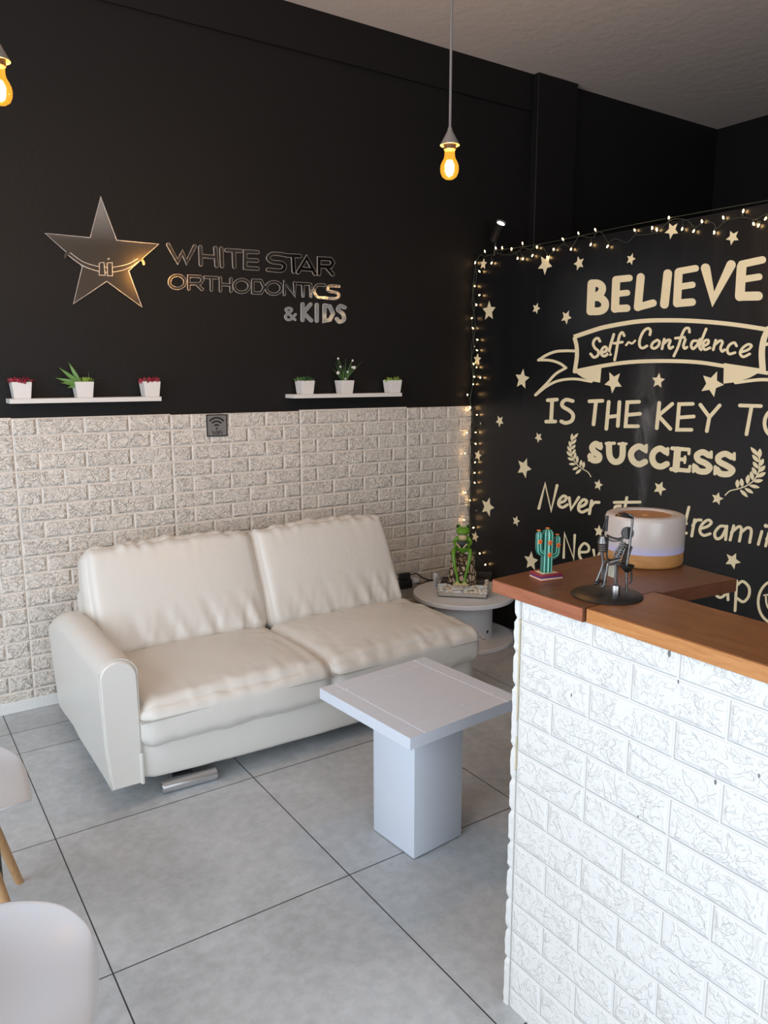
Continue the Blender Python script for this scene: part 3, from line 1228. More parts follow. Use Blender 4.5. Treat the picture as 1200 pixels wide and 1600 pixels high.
rods('lamp_pole', [([(979, 924), (979, 890), (984, 850), (988, 815), (987, 806), (980, 804)], .0026, -.012)], M['iron'])
bm = bmesh.new()
c = D(976, 805, -.004)
for sgn in (0,):
    lathe(bm, [(0, .006), (.010, .004), (.018, -.002), (.0195, -.0045), (.017, -.004), (0, .003)], 24)
xf(bm, Matrix.Translation(c) @ Matrix.Rotation(R(10), 4, 'Y'))
obj('lamp_shade', bm, M['iron_dark'], ir, 40)
bm = bmesh.new()
c = D(980, 886, -.014)
lathe(bm, [(0, -.012), (.004, -.011), (.014, .001), (.0145, .004), (.012, .003), (0, -.004)], 20)
xf(bm, Matrix.Translation(c))
obj('spit_bowl', bm, M['iron_dark'], ir, 40)
rods('drain_hook', [([(986, 889), (987, 900), (986, 909), (983, 911)], .0018, -.012)], M['iron_dark'])
# patient chair
bm = bmesh.new()
a, b2 = D(984, 852, .004), D(974, 880, .0)
nrm = (b2 - a).normalized()
sd = Vector((_fw.x, _fw.y, 0)).normalized()
q = [a + sd * .016, a - sd * .014, b2 - sd * .014, b2 + sd * .016]
V1 = [bm.verts.new(p) for p in q]
V2 = [bm.verts.new(p + nrm.cross(sd) * .0025) for p in q]
bm.faces.new(V1)
bm.faces.new(V2)
for i in range(4):
    bm.faces.new((V1[i], V1[(i + 1) % 4], V2[(i + 1) % 4], V2[i]))
obj('chair_back', bm, M['iron_dark'], ir)
bm = bmesh.new()
a, b2 = D(948, 877, 0), D(976, 881, 0)
q = [a + sd * .016, a - sd * .012, b2 - sd * .012, b2 + sd * .016]
V1 = [bm.verts.new(p) for p in q]
V2 = [bm.verts.new(p - Vector((0, 0, .003))) for p in q]
bm.faces.new(V1)
bm.faces.new(V2)
for i in range(4):
    bm.faces.new((V1[i], V1[(i + 1) % 4], V2[(i + 1) % 4], V2[i]))
obj('chair_seat', bm, M['iron_dark'], ir)
for pts, dd in (([(964, 881), (963, 915)], .012), ([(962, 882), (961, 912)], -.012)):
    rods('chair_leg', [(pts, .0024, dd)], M['iron'])
# seated figure
bm = bmesh.new()
cpt = D(980, 833, 0)
lathe(bm, [(0, 0), (.0125, 0), (.0130, .001), (.0130, .004), (.0125, .005), (0, .005)], 28)
xf(bm, Matrix.Translation(cpt) @ Matrix.Rotation(YAW * -1, 4, 'Z') @ Matrix.Rotation(R(78), 4, 'X'))
obj('patient_head', bm, M['iron_dark'], ir, 40)
bm = bmesh.new()
p0, p1 = D(976, 847, -.002), D(964, 870, -.002)
axis = (p1 - p0)
tube(bm, [p0, p1], .0035, 8)
n = 6 * 14
e1 = axis.normalized().orthogonal().normalized()
e2 = axis.normalized().cross(e1)
hel = [p0 + axis * (k / n) + (e1 * math.cos(k * 2 * math.pi / 14) + e2 * math.sin(k * 2 * math.pi / 14)) * .0068 for k in range(n + 1)]
tube(bm, hel, .0017, 6)
obj('patient_torso', bm, M['iron'], ir, 60)
rods('patient_arm', [([(973, 848), (964, 858), (959, 866), (962, 871), (972, 868), (976, 858)], .0016, -.012)], M['iron'])
rods('patient_arm', [([(972, 848), (966, 862), (962, 872)], .0016, .010)], M['iron'])
for dd in (.006, -.008):
    rods('patient_leg', [([(968, 872), (952, 876), (944, 879), (944, 890), (943, 915), (938, 916)] if dd > 0 else
                         [(970, 874), (956, 878), (950, 881), (948, 892), (945, 906), (944, 914)], .0030, dd)], M['iron'])
rods('hose', [([(950, 838), (949, 855), (948, 868), (951, 874), (960, 876)], .0020, .002)], M['iron_dark'])
# standing helper
bm = bmesh.new()
p0, p1 = D(938, 829, 0), D(941, 853, 0)
lathe(bm, [(0, 0), (.0075, 0), (.0098, .004), (.0080, .006), (.0100, .009), (.0082, .011), (.0104, .014), (.0086, .016), (.0106, .020), (.0070, .030), (.0060, .034), (0, .034)], 20)
xf(bm, Matrix.Translation(D(942, 862, 0)) @ Matrix.Rotation(R(-6), 4, 'Y'))
obj('helper_torso', bm, M['iron'], ir, 40)
rods('helper_arm', [([(948, 836), (956, 840), (966, 842), (973, 840)], .0022, -.008)], M['iron_dark'])
rods('helper_arm', [([(946, 840), (956, 845), (966, 845), (974, 842)], .0020, .008)], M['iron'])
rods('helper_rod', [([(941, 830), (944, 820), (947, 811)], .0012, .004)], M['iron_dark'])
rods('helper_plate', [([(947, 830), (948, 816), (949, 806)], .0030, .006)], M['iron_dark'])
for dd, pts in ((.006, [(941, 860), (942, 880), (941, 904)]), (-.008, [(939, 862), (942, 880), (936, 898), (931, 910)])):
    rods('helper_leg', [(pts, .0026, dd)], M['iron'])
for x, y, dd in ((935, 908, -.006), (943, 909, .008), (932, 911, -.012)):
    bm = bmesh.new()
    ball(bm, D(x, y, dd), .0055, 2, (1.4, 1, .8))
    obj('shoe', bm, M['iron_dark'], ir, 180)
bm = bmesh.new()
c = D(962, 925, -.022)
lathe(bm, [(.0085, 0), (.0092, .002), (.0092, .021), (.0085, .0225), (.0072, .0225), (.0072, .006), (0, .006)], 24)
xf(bm, Matrix.Translation((c.x, c.y, .006)))
obj('bucket', bm, M['steel'], ir, 40)
bm = bmesh.new()
a = D(953, 884, -.004)
for s in (0, 1):
    pass
q = [D(951, 884, .0), D(961, 883, .0), D(959, 903, .004), D(950, 900, .004)]
V1 = [bm.verts.new(p) for p in q]
V2 = [bm.verts.new(p + sd * .0008) for p in q]
bm.faces.new(V1)
bm.faces.new(V2)
for i in range(4):
    bm.faces.new((V1[i], V1[(i + 1) % 4], V2[(i + 1) % 4], V2[i]))
obj('paper_tag', bm, M['paper'], ir)

# aroma diffuser
dc = (1.578, 1.192)
df = thing('aroma_diffuser', 'round aroma diffuser with frosted shell and wooden base steaming on the counter', 'diffuser', (dc[0], dc[1], ZT))
bm = bmesh.new()
lathe(bm, [(0, 0), (.088, 0), (.0925, .003), (.094, .008), (.094, .034)], 72)
obj('wooden_base', bm, M['wood_light'], df, 50)
bm = bmesh.new()
lathe(bm, [(.0940, .034), (.0945, .036), (.0945, .112), (.092, .119), (.086, .122), (.066, .122), (.062, .119), (.062, .112)], 72)
sh = obj('shell', bm, M['shell'], df, 180)
sh.data.transform(Matrix.Translation((0, 0, ZT)))
sh.location = (0, 0, -ZT)
bm = bmesh.new()
lathe(bm, [(0, .1165), (.050, .117), (.0615, .1185), (.0615, .112)], 64)
obj('wooden_lid', bm, M['wood_lid'], df, 50)
bm = bmesh.new()
lathe(bm, [(0, .1185), (.008, .1188), (.009, .1165)], 20)
obj('mist_outlet', bm, M['wood_light'], df, 50)
bm = bmesh.new()
tube(bm, crom([(.085, -.035, .008), (.105, -.045, .010), (.115, -.03, .006), (.10, .0, .004), (.08, .04, .004)], 5), .0028, 8)
obj('power_cord', bm, M['black_pl'], df, 180)

# the plume of mist: a thin volume
b = NB('mist')
b.t.nodes.remove(b.b)
pv = b.n('ShaderNodeVolumePrincipled')
pv.inputs['Color'].default_value = (.9, .88, .85, 1)
x, y, z = b.xyz()
nn = b.noise(26, 4, .6, 1.2, b.map((1, 1, .35)))
den = b.f('MULTIPLY', b.sstep(.40, .72, nn), b.f('SUBTRACT', 1.0, b.sstep(.12, .42, z)))
rr = b.f('SQRT', b.f('ADD', b.f('POWER', x, 2.0), b.f('POWER', y, 2.0)))
fall = b.f('SUBTRACT', 1.0, b.sstep(.0, 1.0, b.f('DIVIDE', rr, b.f('ADD', .012, b.f('MULTIPLY', z, .13)))))
b.set(pv.inputs['Density'], b.f('MULTIPLY', b.f('MULTIPLY', den, fall), 34.0))
b.t.links.new(pv.outputs[0], b.t.nodes['Material Output'].inputs['Volume'])
bm = bmesh.new()
lathe(bm, [(0, 0), (.012, 0), (.020, .08), (.035, .2), (.060, .38), (.062, .42), (0, .43)], 24)
mo = obj('mist_plume', bm, b.m, None, 180)
mo.location = (dc[0] - .004, dc[1] + .012, ZT + .1205)
tag(mo, 'faint white mist rising from the diffuser on the counter', 'mist', kind='stuff')

# ------------------------------------------------------------------ white shell chairs


def chair_parts(root):
    prof = [(.238, .404), (.237, .410), (.231, .419), (.214, .428), (.165, .435), (.08, .432), (.0, .425), (-.08, .424), (-.14, .436),
            (-.185, .475), (-.205, .54), (-.222, .62), (-.240, .70), (-.255, .77), (-.262, .80)]
    wid = [.030, .072, .112, .150, .194, .220, .226, .226, .224, .222, .222, .218, .205, .170, .110]
    PR = crom([(x, 0, z) for x, z in prof], 3)
    WD = crom([(q, 0, 0) for q in wid], 3)
    bm = bmesh.new()
    NU = 24
    rows = []
    for i, (p, wv) in enumerate(zip(PR, WD)):
        t = i / (len(PR) - 1)
        row = []
        for k in range(NU + 1):
            u = -1 + 2 * k / NU
            x, z = p.x, p.z
            seat = max(0, min(1, (t - .10) / .25)) * (1 - max(0, (t - .58) / .42))
            z += .042 * abs(u) ** 3 * seat
            z -= .010 * (1 - u * u) * max(0, 1 - abs(t - .42) / .25)
            bk = max(0, (t - .6) / .4)
            x += .055 * u * u * min(1, bk * 2.2)
            row.append(bm.verts.new((x, u * wv.x, z)))
        rows.append(row)
    for A, B in zip(rows, rows[1:]):
        for k in range(NU):
            bm.faces.new((A[k], A[k + 1], B[k + 1], B[k]))
    o = obj('seat_shell', bm, M['plastic_w'], root, 180)
    md = o.modifiers.new('solid', 'SOLIDIFY')
    md.thickness = .006
    md.offset = 0
    ms = o.modifiers.new('sub', 'SUBSURF')
    ms.levels = ms.render_levels = 1
    for sx, sy in ((1, 1), (1, -1), (-1, 1), (-1, -1)):
        bm = bmesh.new()
        tube(bm, [(sx * .105, sy * .12, .405), (sx * .198, sy * .215, .0)], [.0165, .0115], 14)
        obj('leg', bm, M['wood_leg'], root, 60)
    bm = bmesh.new()
    for s in (-1, 1):
        tube(bm, [(.150, s * .163, .25), (-.105, s * .12, .395)], .0045, 8)
        tube(bm, [(-.150, s * .163, .25), (.105, s * .12, .395)], .0045, 8)
        tube(bm, [(s * .150, -.163, .25), (s * .150, .163, .25)], .0045, 8)
        tube(bm, [(s * .105, -.12, .400), (s * .105, .12, .400)], .006, 8)
        tube(bm, [(-.105, s * .12, .400), (.105, s * .12, .400)], .006, 8)
    obj('strut_frame', bm, M['dark_metal'], root, 60)
    bm = bmesh.new()
    box(bm, (-.11, -.125, .398), (.11, .125, .416), .004, 2)
    obj('seat_mount', bm, M['black_pl'], root)


ch = thing('shell_chair', 'white plastic shell chair nearest the camera in the lower left corner', 'chair', (.022, 1.374, 0), R(-14), 'white shell chairs along the left')
chair_parts(ch)
c2 = ch.copy()
COL.objects.link(c2)
c2.location = (.040, 2.165, 0)
c2.rotation_euler = (0, 0, R(-5))
c2['label'] = 'white plastic shell chair farther off, its seat tip left of the sofa arm'
for p in list(ch.children):
    q = p.copy()
    COL.objects.link(q)
    q.parent = c2

# ------------------------------------------------------------------ shelves and succulents
PLANTS = 'potted succulents on the wall shelves'


def shelf(xa, xb, label):
    s = thing('wall_shelf', label, 'shelf', ((xa + xb) / 2, YW, 1.396), 0, 'white floating shelves')
    bm = bmesh.new()
    hw = (xb - xa) / 2
    box(bm, (-hw, -.105, 0), (hw, 0.0, .020), .0012, 1)
    obj('board', bm, M['shelf'], s)
    return s


shelf(.517, 1.160, 'white floating shelf on the left carrying two red succulents and a green one')
shelf(1.851, 2.528, 'white floating shelf on the right carrying three green potted plants')


def leafblade(bm, base, d, ln, wd, th, curl=0.0, mi=0, n=6, face=(0, 0, 1)):
    d = Vector(d).normalized()
    s = d.cross(Vector(face))
    if s.length < .1:
        s = Vector((1, 0, 0))
    s.normalize()
    u = s.cross(d).normalized()
    prev = None
    base = Vector(base)
    for i in range(n + 1):
        t = i / n
        wv = wd * (math.sin(math.pi * min(1, (t * .86 + .14)) ** .8)) if i < n else wd * .04
        c = base + d * ln * t + u * curl * ln * t * t
        ring = [bm.verts.new(c + s * wv), bm.verts.new(c + u * th * (1 - t * .6)), bm.verts.new(c - s * wv), bm.verts.new(c - u * th * (1 - t * .6))]
        if prev:
            for k in range(4):
                bm.faces.new((prev[k], prev[(k + 1) % 4], ring[(k + 1) % 4], ring[k])).material_index = mi
        else:
            bm.faces.new(ring)
        prev = ring
    bm.faces.new(prev)


def pot(px, label, name):
    p = on(1, YW - .095, px, 622)
    t = thing(name, label, 'plant', (p.x, YW - .058, 1.416), 0, PLANTS)
    bm = bmesh.new()
    quadwall(bm, .0325, .0395, .0325, .0395, 0, .070, .004)
    bmesh.ops.bevel(bm, geom=list(bm.edges), offset=.0015, segments=2, affect='EDGES')
    obj('pot', bm, M['pot'], t, 40)
    bm = bmesh.new()
    box(bm, (-.034, -.034, .045), (.034, .034, .062))
    obj('soil', bm, M['soil'], t)
    return t


def tuft(t, m, n, ln, wd, seed, spread=1.0, name='leaves', z=.060):
    rnd = random.Random(seed)
    bm = bmesh.new()
    for k in range(n):
        a = rnd.uniform(0, 2 * math.pi)
        r = .030 * math.sqrt(rnd.random())
        el = rnd.uniform(.5, 1.3)
        d = (math.cos(a) * math.cos(el) * spread, math.sin(a) * math.cos(el) * spread, math.sin(el))
        leafblade(bm, (r * math.cos(a), r * math.sin(a), z), d, ln * rnd.uniform(.7, 1.15), wd, wd * .45, rnd.uniform(-.1, .25), 0, 4, (0, 1, .2) if k % 2 else (0, 0, 1))
    return obj(name, bm, m, t, 60)


t = pot(36, 'small burgundy succulent in a white pot at the far left shelf end', 'potted_succulent')
tuft(t, M['leaf_red'], 80, .032, .0070, 1, 1.5)
tuft(t, M['leaf_dk'], 14, .026, .004, 2, 1.2, 'green_tips')
t = pot(134, 'spiky green succulent with long leaves leaning left in a white pot', 'potted_succulent')
bm = bmesh.new()
for d, ln in (((-1, -.1, .80), .112), ((-.45, .1, 1.0), .105), ((-1, -.2, .05), .085), ((-1, .2, .26), .105), ((-.8, -.3, -.22), .065)):
    leafblade(bm, (-.012, -.01, .060), d, ln, .0092, .0045, .06, 0, 8, (.25, 1, .25))
obj('long_leaves', bm, M['leaf_gr'], t, 60)
bm = bmesh.new()
for k in range(26):
    a = k * 2.4
    el = .25 + .045 * k
    leafblade(bm, (.012, -.006, .058), (math.cos(a) * math.cos(el), math.sin(a) * math.cos(el), math.sin(el)), .040 - .0005 * k, .0085, .005, .3)
obj('rosette', bm, M['leaf_lime'], t, 60)
bm = bmesh.new()
for d in ((.8, -.1, .45), (1, 0, .12), (.25, .2, 1)):
    leafblade(bm, (.02, 0, .06), d, .060, .0022, .0012, .05)
obj('thin_blades', bm, M['leaf_dk'], t, 60)
t = pot(239, 'dense burgundy succulent in a white pot at the left shelf\'s right end', 'potted_succulent')
tuft(t, M['leaf_red'], 110, .030, .0070, 4, 1.5)
tuft(t, M['leaf_dk'], 10, .026, .0035, 5, 1.1, 'green_tips')
t = pot(482, 'low dark green succulent in a white pot at the right shelf\'s left end', 'potted_succulent')
tuft(t, M['leaf_dk'], 50, .034, .0065, 6, 1.2)
tuft(t, M['leaf_gr'], 14, .032, .005, 7, 1.2, 'light_leaves')
t = pot(544, 'tall grassy plant with white blossoms in a white pot', 'potted_flower')
bm = bmesh.new()
for d, ln, cu in (((-.55, 0, 1), .12, -.05), ((-.25, .1, 1), .13, 0), ((.1, 0, 1), .13, .1), ((.45, -.1, 1), .125, .05), ((.75, 0, 1), .14, -.3), ((-.9, 0, .9), .11, -.1), ((.3, .2, 1), .10, .2), ((-.1, -.2, 1), .09, .1)):
    leafblade(bm, (random.uniform(-.01, .01), 0, .060), d, ln, .0042, .0016, cu, 0, 8, (0, 1, .1))
obj('blades', bm, M['leaf_dk'], t, 60)
bm = bmesh.new()
stems = [(-.050, .165), (-.036, .122), (-.052, .090), (.040, .155), (.050, .118), (.037, .120), (.008, .095), (-.006, .058)]
for x, z in stems:
    tube(bm, crom([(x * .15, -.01, .06), (x * .5, -.015, .06 + (z - .02) * .5), (x, -.02, z + .02)], 4), .0012, 6)
obj('stems', bm, M['leaf_gr'], t, 180)
for k, (x, z) in enumerate(stems):
    bm = bmesh.new()
    s = .0085 if k in (2, 4) else .0055
    for j in range(5):
        a = 2 * math.pi * j / 5
        ball(bm, (x + s * .6 * math.cos(a), -.021, z + .02 + s * .6 * math.sin(a)), s * .62, 1)
    obj('blossom', bm, M['petal'], t, 180)
t = pot(619, 'low lime green succulent in a white pot at the right shelf\'s right end', 'potted_succulent')
tuft(t, M['leaf_lime'], 60, .030, .006, 9, 1.2)
tuft(t, M['leaf_dk'], 10, .028, .004, 10, 1.2, 'dark_leaves')

# ------------------------------------------------------------------ WiFi sign


def BW(T, off):
    def fn(u, v, d):
        p = on(1, YW - off, *T(u, v))
        return Vector((p.x, p.y - d, p.z))
    return fn


Tq = lambda x, y: (310 + x / 20, 635 + y / 20)
wf = thing('wifi_sign', 'small square grey WiFi sign on the top edge of the brick cladding', 'sign')
fnp = BW(Tq, .0112)
bm = bmesh.new()
prism(bm, [(238, 258), (890, 240), (905, 925), (275, 950)], fnp, .004)
obj('plate', bm, [M['plate'], M['ink']], wf)
fni = BW(Tq, .0153)
bm = bmesh.new()
stroke(bm, [(255, 275), (565, 262), (880, 258), (890, 580), (895, 910), (590, 925), (285, 935), (268, 600)], 34, fni, .0006, False, True)
obj('border', bm, M['ink'], wf)
bm = bmesh.new()
for r_, a0 in ((310, 43), (210, 45), (105, 50)):
    stroke(bm, [(570 + r_ * math.cos(R(a)) * .98, 690 - r_ * math.sin(R(a)) * 1.08) for a in [a0 + (180 - 2 * a0) * k / 10 for k in range(11)]], 52, fni, .0006, True, False, False)
prism(bm, ellipse(575, 690, 30, 30, 16), fni, .0006)
obj('wifi_symbol', bm, M['ink'], wf)
bm = bmesh.new()
for pts in ([(435, 770), (470, 880), (500, 790), (530, 880), (560, 765)], [(590, 800), (590, 880)], [(590, 770), (590, 774)], [(640, 765), (640, 880)], [(640, 768), (695, 768)], [(640, 820), (685, 820)],
            [(735, 800), (735, 880)], [(735, 768), (735, 772)]):
    stroke(bm, pts, 24, fni, .0006, False)
obj('lettering', bm, M['ink'], wf)

# ------------------------------------------------------------------ mirrored acrylic clinic sign
MM = [M['mirror'], M['mirror_edge']]
Ts = lambda x, y: (60 + x / 5.714, 290 + y / 5.714)
st = thing('star_sign', 'large mirrored star with a braced smile on the black back wall', 'sign')
bm = bmesh.new()
prism(bm, [(555, 97), (700, 488), (1075, 522), (805, 762), (925, 1085), (610, 855), (312, 1055), (392, 722), (58, 425), (462, 465)], BW(Ts, .001), .005)
obj('star_plate', bm, MM, st)
bm = bmesh.new()
star_pts = [(555, 97), (700, 488), (1075, 522), (805, 762), (925, 1085), (610, 855), (312, 1055), (392, 722), (58, 425), (462, 465)]
stroke(bm, star_pts, 7, BW(Ts, .0058), .0006, False, True)
obj('edge_line', bm, M['mirror_edge'], st)
fs = BW(Ts, .0062)
bm = bmesh.new()
stroke(bm, [(262, 604), (330, 660), (420, 708), (530, 742), (610, 752), (680, 748), (760, 728), (840, 692), (900, 655)], 50, fs, .004, True, False, True, lambda t: .45 + .55 * math.sin(math.pi * t))
stroke(bm, [(238, 640), (246, 610), (275, 600), (292, 612)], 22, fs, .004)
stroke(bm, [(862, 658), (905, 655), (935, 680), (938, 700)], 22, fs, .004)
smile = obj('smile', bm, MM, st)
bm = bmesh.new()
stroke(bm, [(265, 622), (400, 715), (540, 765), (665, 772), (800, 738), (905, 672)], 6, BW(Ts, .0105), .0005)
stroke(bm, [(285, 600), (400, 680), (540, 722), (665, 728), (800, 700), (885, 655)], 6, BW(Ts, .0105), .0005)
obj('smile_edge', bm, M['mirror_edge'], smile)
for pts in ([(545, 690), (585, 685), (597, 800), (545, 800)], [(615, 690), (660, 688), (662, 805), (618, 805)]):
    bm = bmesh.new()
    prism(bm, pts, BW(Ts, .0105), .003)
    br = obj('brace', bm, MM, st)
    bm = bmesh.new()
    stroke(bm, pts, 6, BW(Ts, .0137), .0005, False, True)
    obj('brace_edge', bm, M['mirror_edge'], br)
bm = bmesh.new()
prism(bm, ellipse(626, 653, 8, 8, 12), BW(Ts, .0062), .004)
obj('screw', bm, M['steel'], st)
Tl = lambda x, y: (240 + x / 3.75, 360 + y / 3.75)


def o_(cx, cy, rx, ry):
    return ('o', ellipse(cx, cy, rx, ry, 16))


def lettering(name, label, letters, wd, Tf, place, m, d, group, smooth=False, parts='letter', edge=None):
    t = thing(name, label, 'lettering', (0, 0, 0), 0, group)
    for L_ in letters:
        bm = bmesh.new()
        for s in L_:
            ww = wd
            sm = smooth
            if isinstance(s, tuple) and s[0] == 'o':
                stroke(bm, s[1], wd, place(Tf), d, True, True)
                continue
            if isinstance(s, tuple) and s[0] == 'p':
                prism(bm, s[1], place(Tf), d)
                continue
            if isinstance(s, tuple) and s[0] == 'w':
                ww, s = s[1], s[2]
            if isinstance(s, tuple) and s[0] == 's':
                sm, s = True, s[1]
            stroke(bm, s, ww, place(Tf), d, sm)
        lo = obj(parts, bm, m, t)
        if edge:
            bm = bmesh.new()
            for s in L_:
                ww, sm = wd, smooth
                if isinstance(s, tuple) and s[0] == 'o':
                    stroke(bm, s[1], wd + 4.5, place(Tf), d * .8, True, True)
                    continue
                if isinstance(s, tuple) and s[0] == 's':
                    sm, s = True, s[1]
                stroke(bm, s, ww + 4.5, place(Tf), d * .8, sm)
            obj('polished_edge', bm, M['mirror_edge'], lo)
    return t


SG = 'mirrored acrylic words of the clinic sign'
bw1 = lambda T: BW(T, .001)
lettering('acrylic_lettering', 'mirrored word WHITE beside the star on the black wall', [
    [[(84, 84), (140, 184), (168, 130), (192, 186), (240, 94)]],
    [[(272, 98), (276, 200)], [(360, 104), (368, 208)], [(275, 150), (362, 157)]],
    [[(395, 107), (400, 210)]],
    [[(424, 116), (510, 121)], [(468, 120), (472, 214)]],
    [[(608, 128), (535, 124), (535, 220), (608, 225)], [(535, 174), (605, 177)]]], 19, Tl, bw1, MM, .004, SG, edge=True)
lettering('acrylic_lettering', 'mirrored word STAR at the upper right of the clinic sign', [
    [('s', [(762, 142), (695, 138), (670, 162), (692, 184), (748, 192), (766, 212), (746, 236), (668, 230)])],
    [[(775, 147), (855, 151)], [(815, 150), (820, 242)]],
    [[(845, 246), (895, 160), (945, 255)], [(868, 226), (930, 230)]],
    [[(968, 256), (968, 165), (1036, 169), (1050, 190), (1036, 213), (972, 212)], [(1012, 214), (1048, 258)]]], 19, Tl, bw1, MM, .004, SG, edge=True)
lettering('acrylic_lettering', 'mirrored word ORTHODONTICS under WHITE STAR on the black wall', [
    [o_(137, 302, 46, 38)],
    [[(205, 344), (205, 268), (272, 271), (287, 290), (272, 313), (210, 313)], [(250, 314), (284, 347)]],
    [[(300, 275), (372, 278)], [(337, 277), (338, 349)]],
    [[(390, 281), (391, 354)], [(452, 285), (453, 357)], [(391, 317), (452, 321)]],
    [o_(515, 326, 44, 37)],
    [[(580, 292), (580, 366), (628, 368), (648, 335), (628, 295), (580, 292)]],
    [o_(703, 338, 44, 36)],
    [[(765, 376), (765, 304), (825, 380), (825, 308)]],
    [[(840, 312), (908, 315)], [(873, 314), (875, 385)]],
    [[(919, 318), (921, 387)]],
    [('s', [(1000, 322), (958, 322), (940, 355), (962, 391), (1008, 394)])],
    [('s', [(1085, 328), (1032, 326), (1019, 344), (1035, 358), (1074, 366), (1084, 384), (1064, 399), (1006, 397)])]], 13.5, Tl, bw1, MM, .004, SG, edge=True)
lettering('acrylic_lettering', 'small mirrored ampersand before the word KIDS', [
    [('s', [(828, 524), (776, 470), (790, 455), (808, 468), (772, 502), (784, 524), (808, 518), (830, 492)])]], 11, Tl, bw1, MM, .004, SG, edge=True)
lettering('acrylic_lettering', 'mirrored word KIDS at the lower right of the clinic sign', [
    [[(872, 432), (872, 526)], [(918, 434), (876, 482), (922, 528)]],
    [[(955, 436), (955, 530)]],
    [[(1000, 439), (1000, 530), (1032, 524), (1050, 488), (1032, 446), (1000, 439)]],
    [('s', [(1118, 452), (1092, 444), (1080, 466), (1108, 490), (1114, 522), (1088, 536), (1072, 518)])]], 19, Tl, bw1, MM, .004, SG, edge=True)

# ------------------------------------------------------------------ cream decals on the partition


def PW(T, off=.0004, mirror=None):
    def fn(u, v, d):
        p = on(0, XW - off, *T(u, v))
        y = p.y if mirror is None else 2 * mirror - p.y
        return Vector((p.x - d, y, p.z))
    return fn


pw = lambda T: PW(T)
T7 = lambda x, y: (900 + x / 4, 310 + y / 4)
T6 = lambda x, y: (720 + x / 4.85, 310 + y / 4.85)
TB = lambda x, y: (900 + x / 4, 600 + y / 4)
T8 = lambda x, y: (720 + x / 4.85, 620 + y / 4.85)
T10 = lambda x, y: (1080 + x / 5.333, 680 + y / 5.333)
LG = 'cream words on the black partition'
V_ = M['vinyl']
W_ = lambda w_, p: ('w', w_, p)
lettering('wall_lettering', 'bold cream word BELIEVE at the top of the black partition', [
    [[(98, 535), (91, 706)], W_(46, ('s', [(98, 530), (140, 532), (164, 555), (158, 588), (128, 610), (98, 612)])), W_(48, ('s', [(98, 618), (148, 620), (180, 648), (178, 685), (148, 704), (92, 706)]))],
    [[(252, 510), (244, 690)], W_(42, [(252, 506), (334, 498)]), W_(38, [(248, 598), (320, 590)]), W_(46, [(244, 690), (318, 686)])],
    [[(405, 492), (387, 680)], W_(46, [(387, 680), (482, 654)])],
    [W_(54, [(574, 470), (553, 662)])],
    [[(642, 462), (632, 656)], W_(42, [(642, 456), (748, 437)]), W_(40, [(640, 554), (728, 540)]), W_(48, [(632, 656), (726, 648)])],
    [W_(58, [(810, 436), (858, 632), (970, 415)])],
    [W_(60, [(1036, 428), (1024, 612)]), W_(46, [(1036, 412), (1166, 384)]), W_(42, [(1032, 508), (1145, 490)]), W_(56, [(1024, 612), (1140, 610)])]], 50, T7, pw, V_, .001, LG)
lettering('wall_lettering', 'cream script words Self-Confidence inside the ribbon banner', [
    [[(150, 893), (138, 874), (118, 882), (108, 908), (118, 934), (140, 955), (136, 982), (112, 993), (92, 972)]],
    [[(158, 966), (186, 955), (192, 936), (178, 928), (160, 950), (162, 978), (180, 985), (204, 968)]],
    [[(237, 850), (216, 920), (208, 960), (216, 976)]],
    [[(302, 858), (290, 838), (275, 852), (262, 900), (252, 960), (242, 1010)], [(238, 906), (290, 898)]],
    [W_(13, [(314, 917), (330, 899), (350, 907), (370, 889)])],
    [[(462, 852), (466, 826), (450, 812), (422, 832), (400, 880), (398, 920), (416, 936), (444, 922)]],
    [[(508, 885), (482, 902), (472, 926), (488, 938), (514, 922), (522, 896), (508, 885)]],
    [[(552, 880), (538, 940)], [(544, 912), (574, 886), (590, 890), (580, 920), (588, 938), (606, 928)]],
    [[(710, 836), (705, 812), (682, 816), (660, 860), (640, 925), (612, 985)], [(622, 874), (678, 868)]],
    [[(684, 882), (672, 920), (680, 938), (694, 930)]],
    [[(758, 890), (732, 892), (720, 918), (732, 940), (756, 918), (776, 880)], [(814, 816), (788, 880), (772, 925), (782, 946)]],
    [[(796, 926), (826, 906), (826, 886), (806, 890), (792, 920), (806, 945), (838, 934)]],
    [[(874, 886), (858, 946)], [(864, 918), (900, 890), (916, 900), (904, 934), (914, 956), (930, 946)]],
    [[(1004, 922), (990, 902), (962, 914), (946, 944), (958, 972), (994, 964)]],
    [[(1030, 962), (1075, 946), (1097, 922), (1076, 912), (1042, 935), (1026, 968), (1046, 990), (1086, 972)]]], 16.5, T7, pw, V_, .001, LG, True)
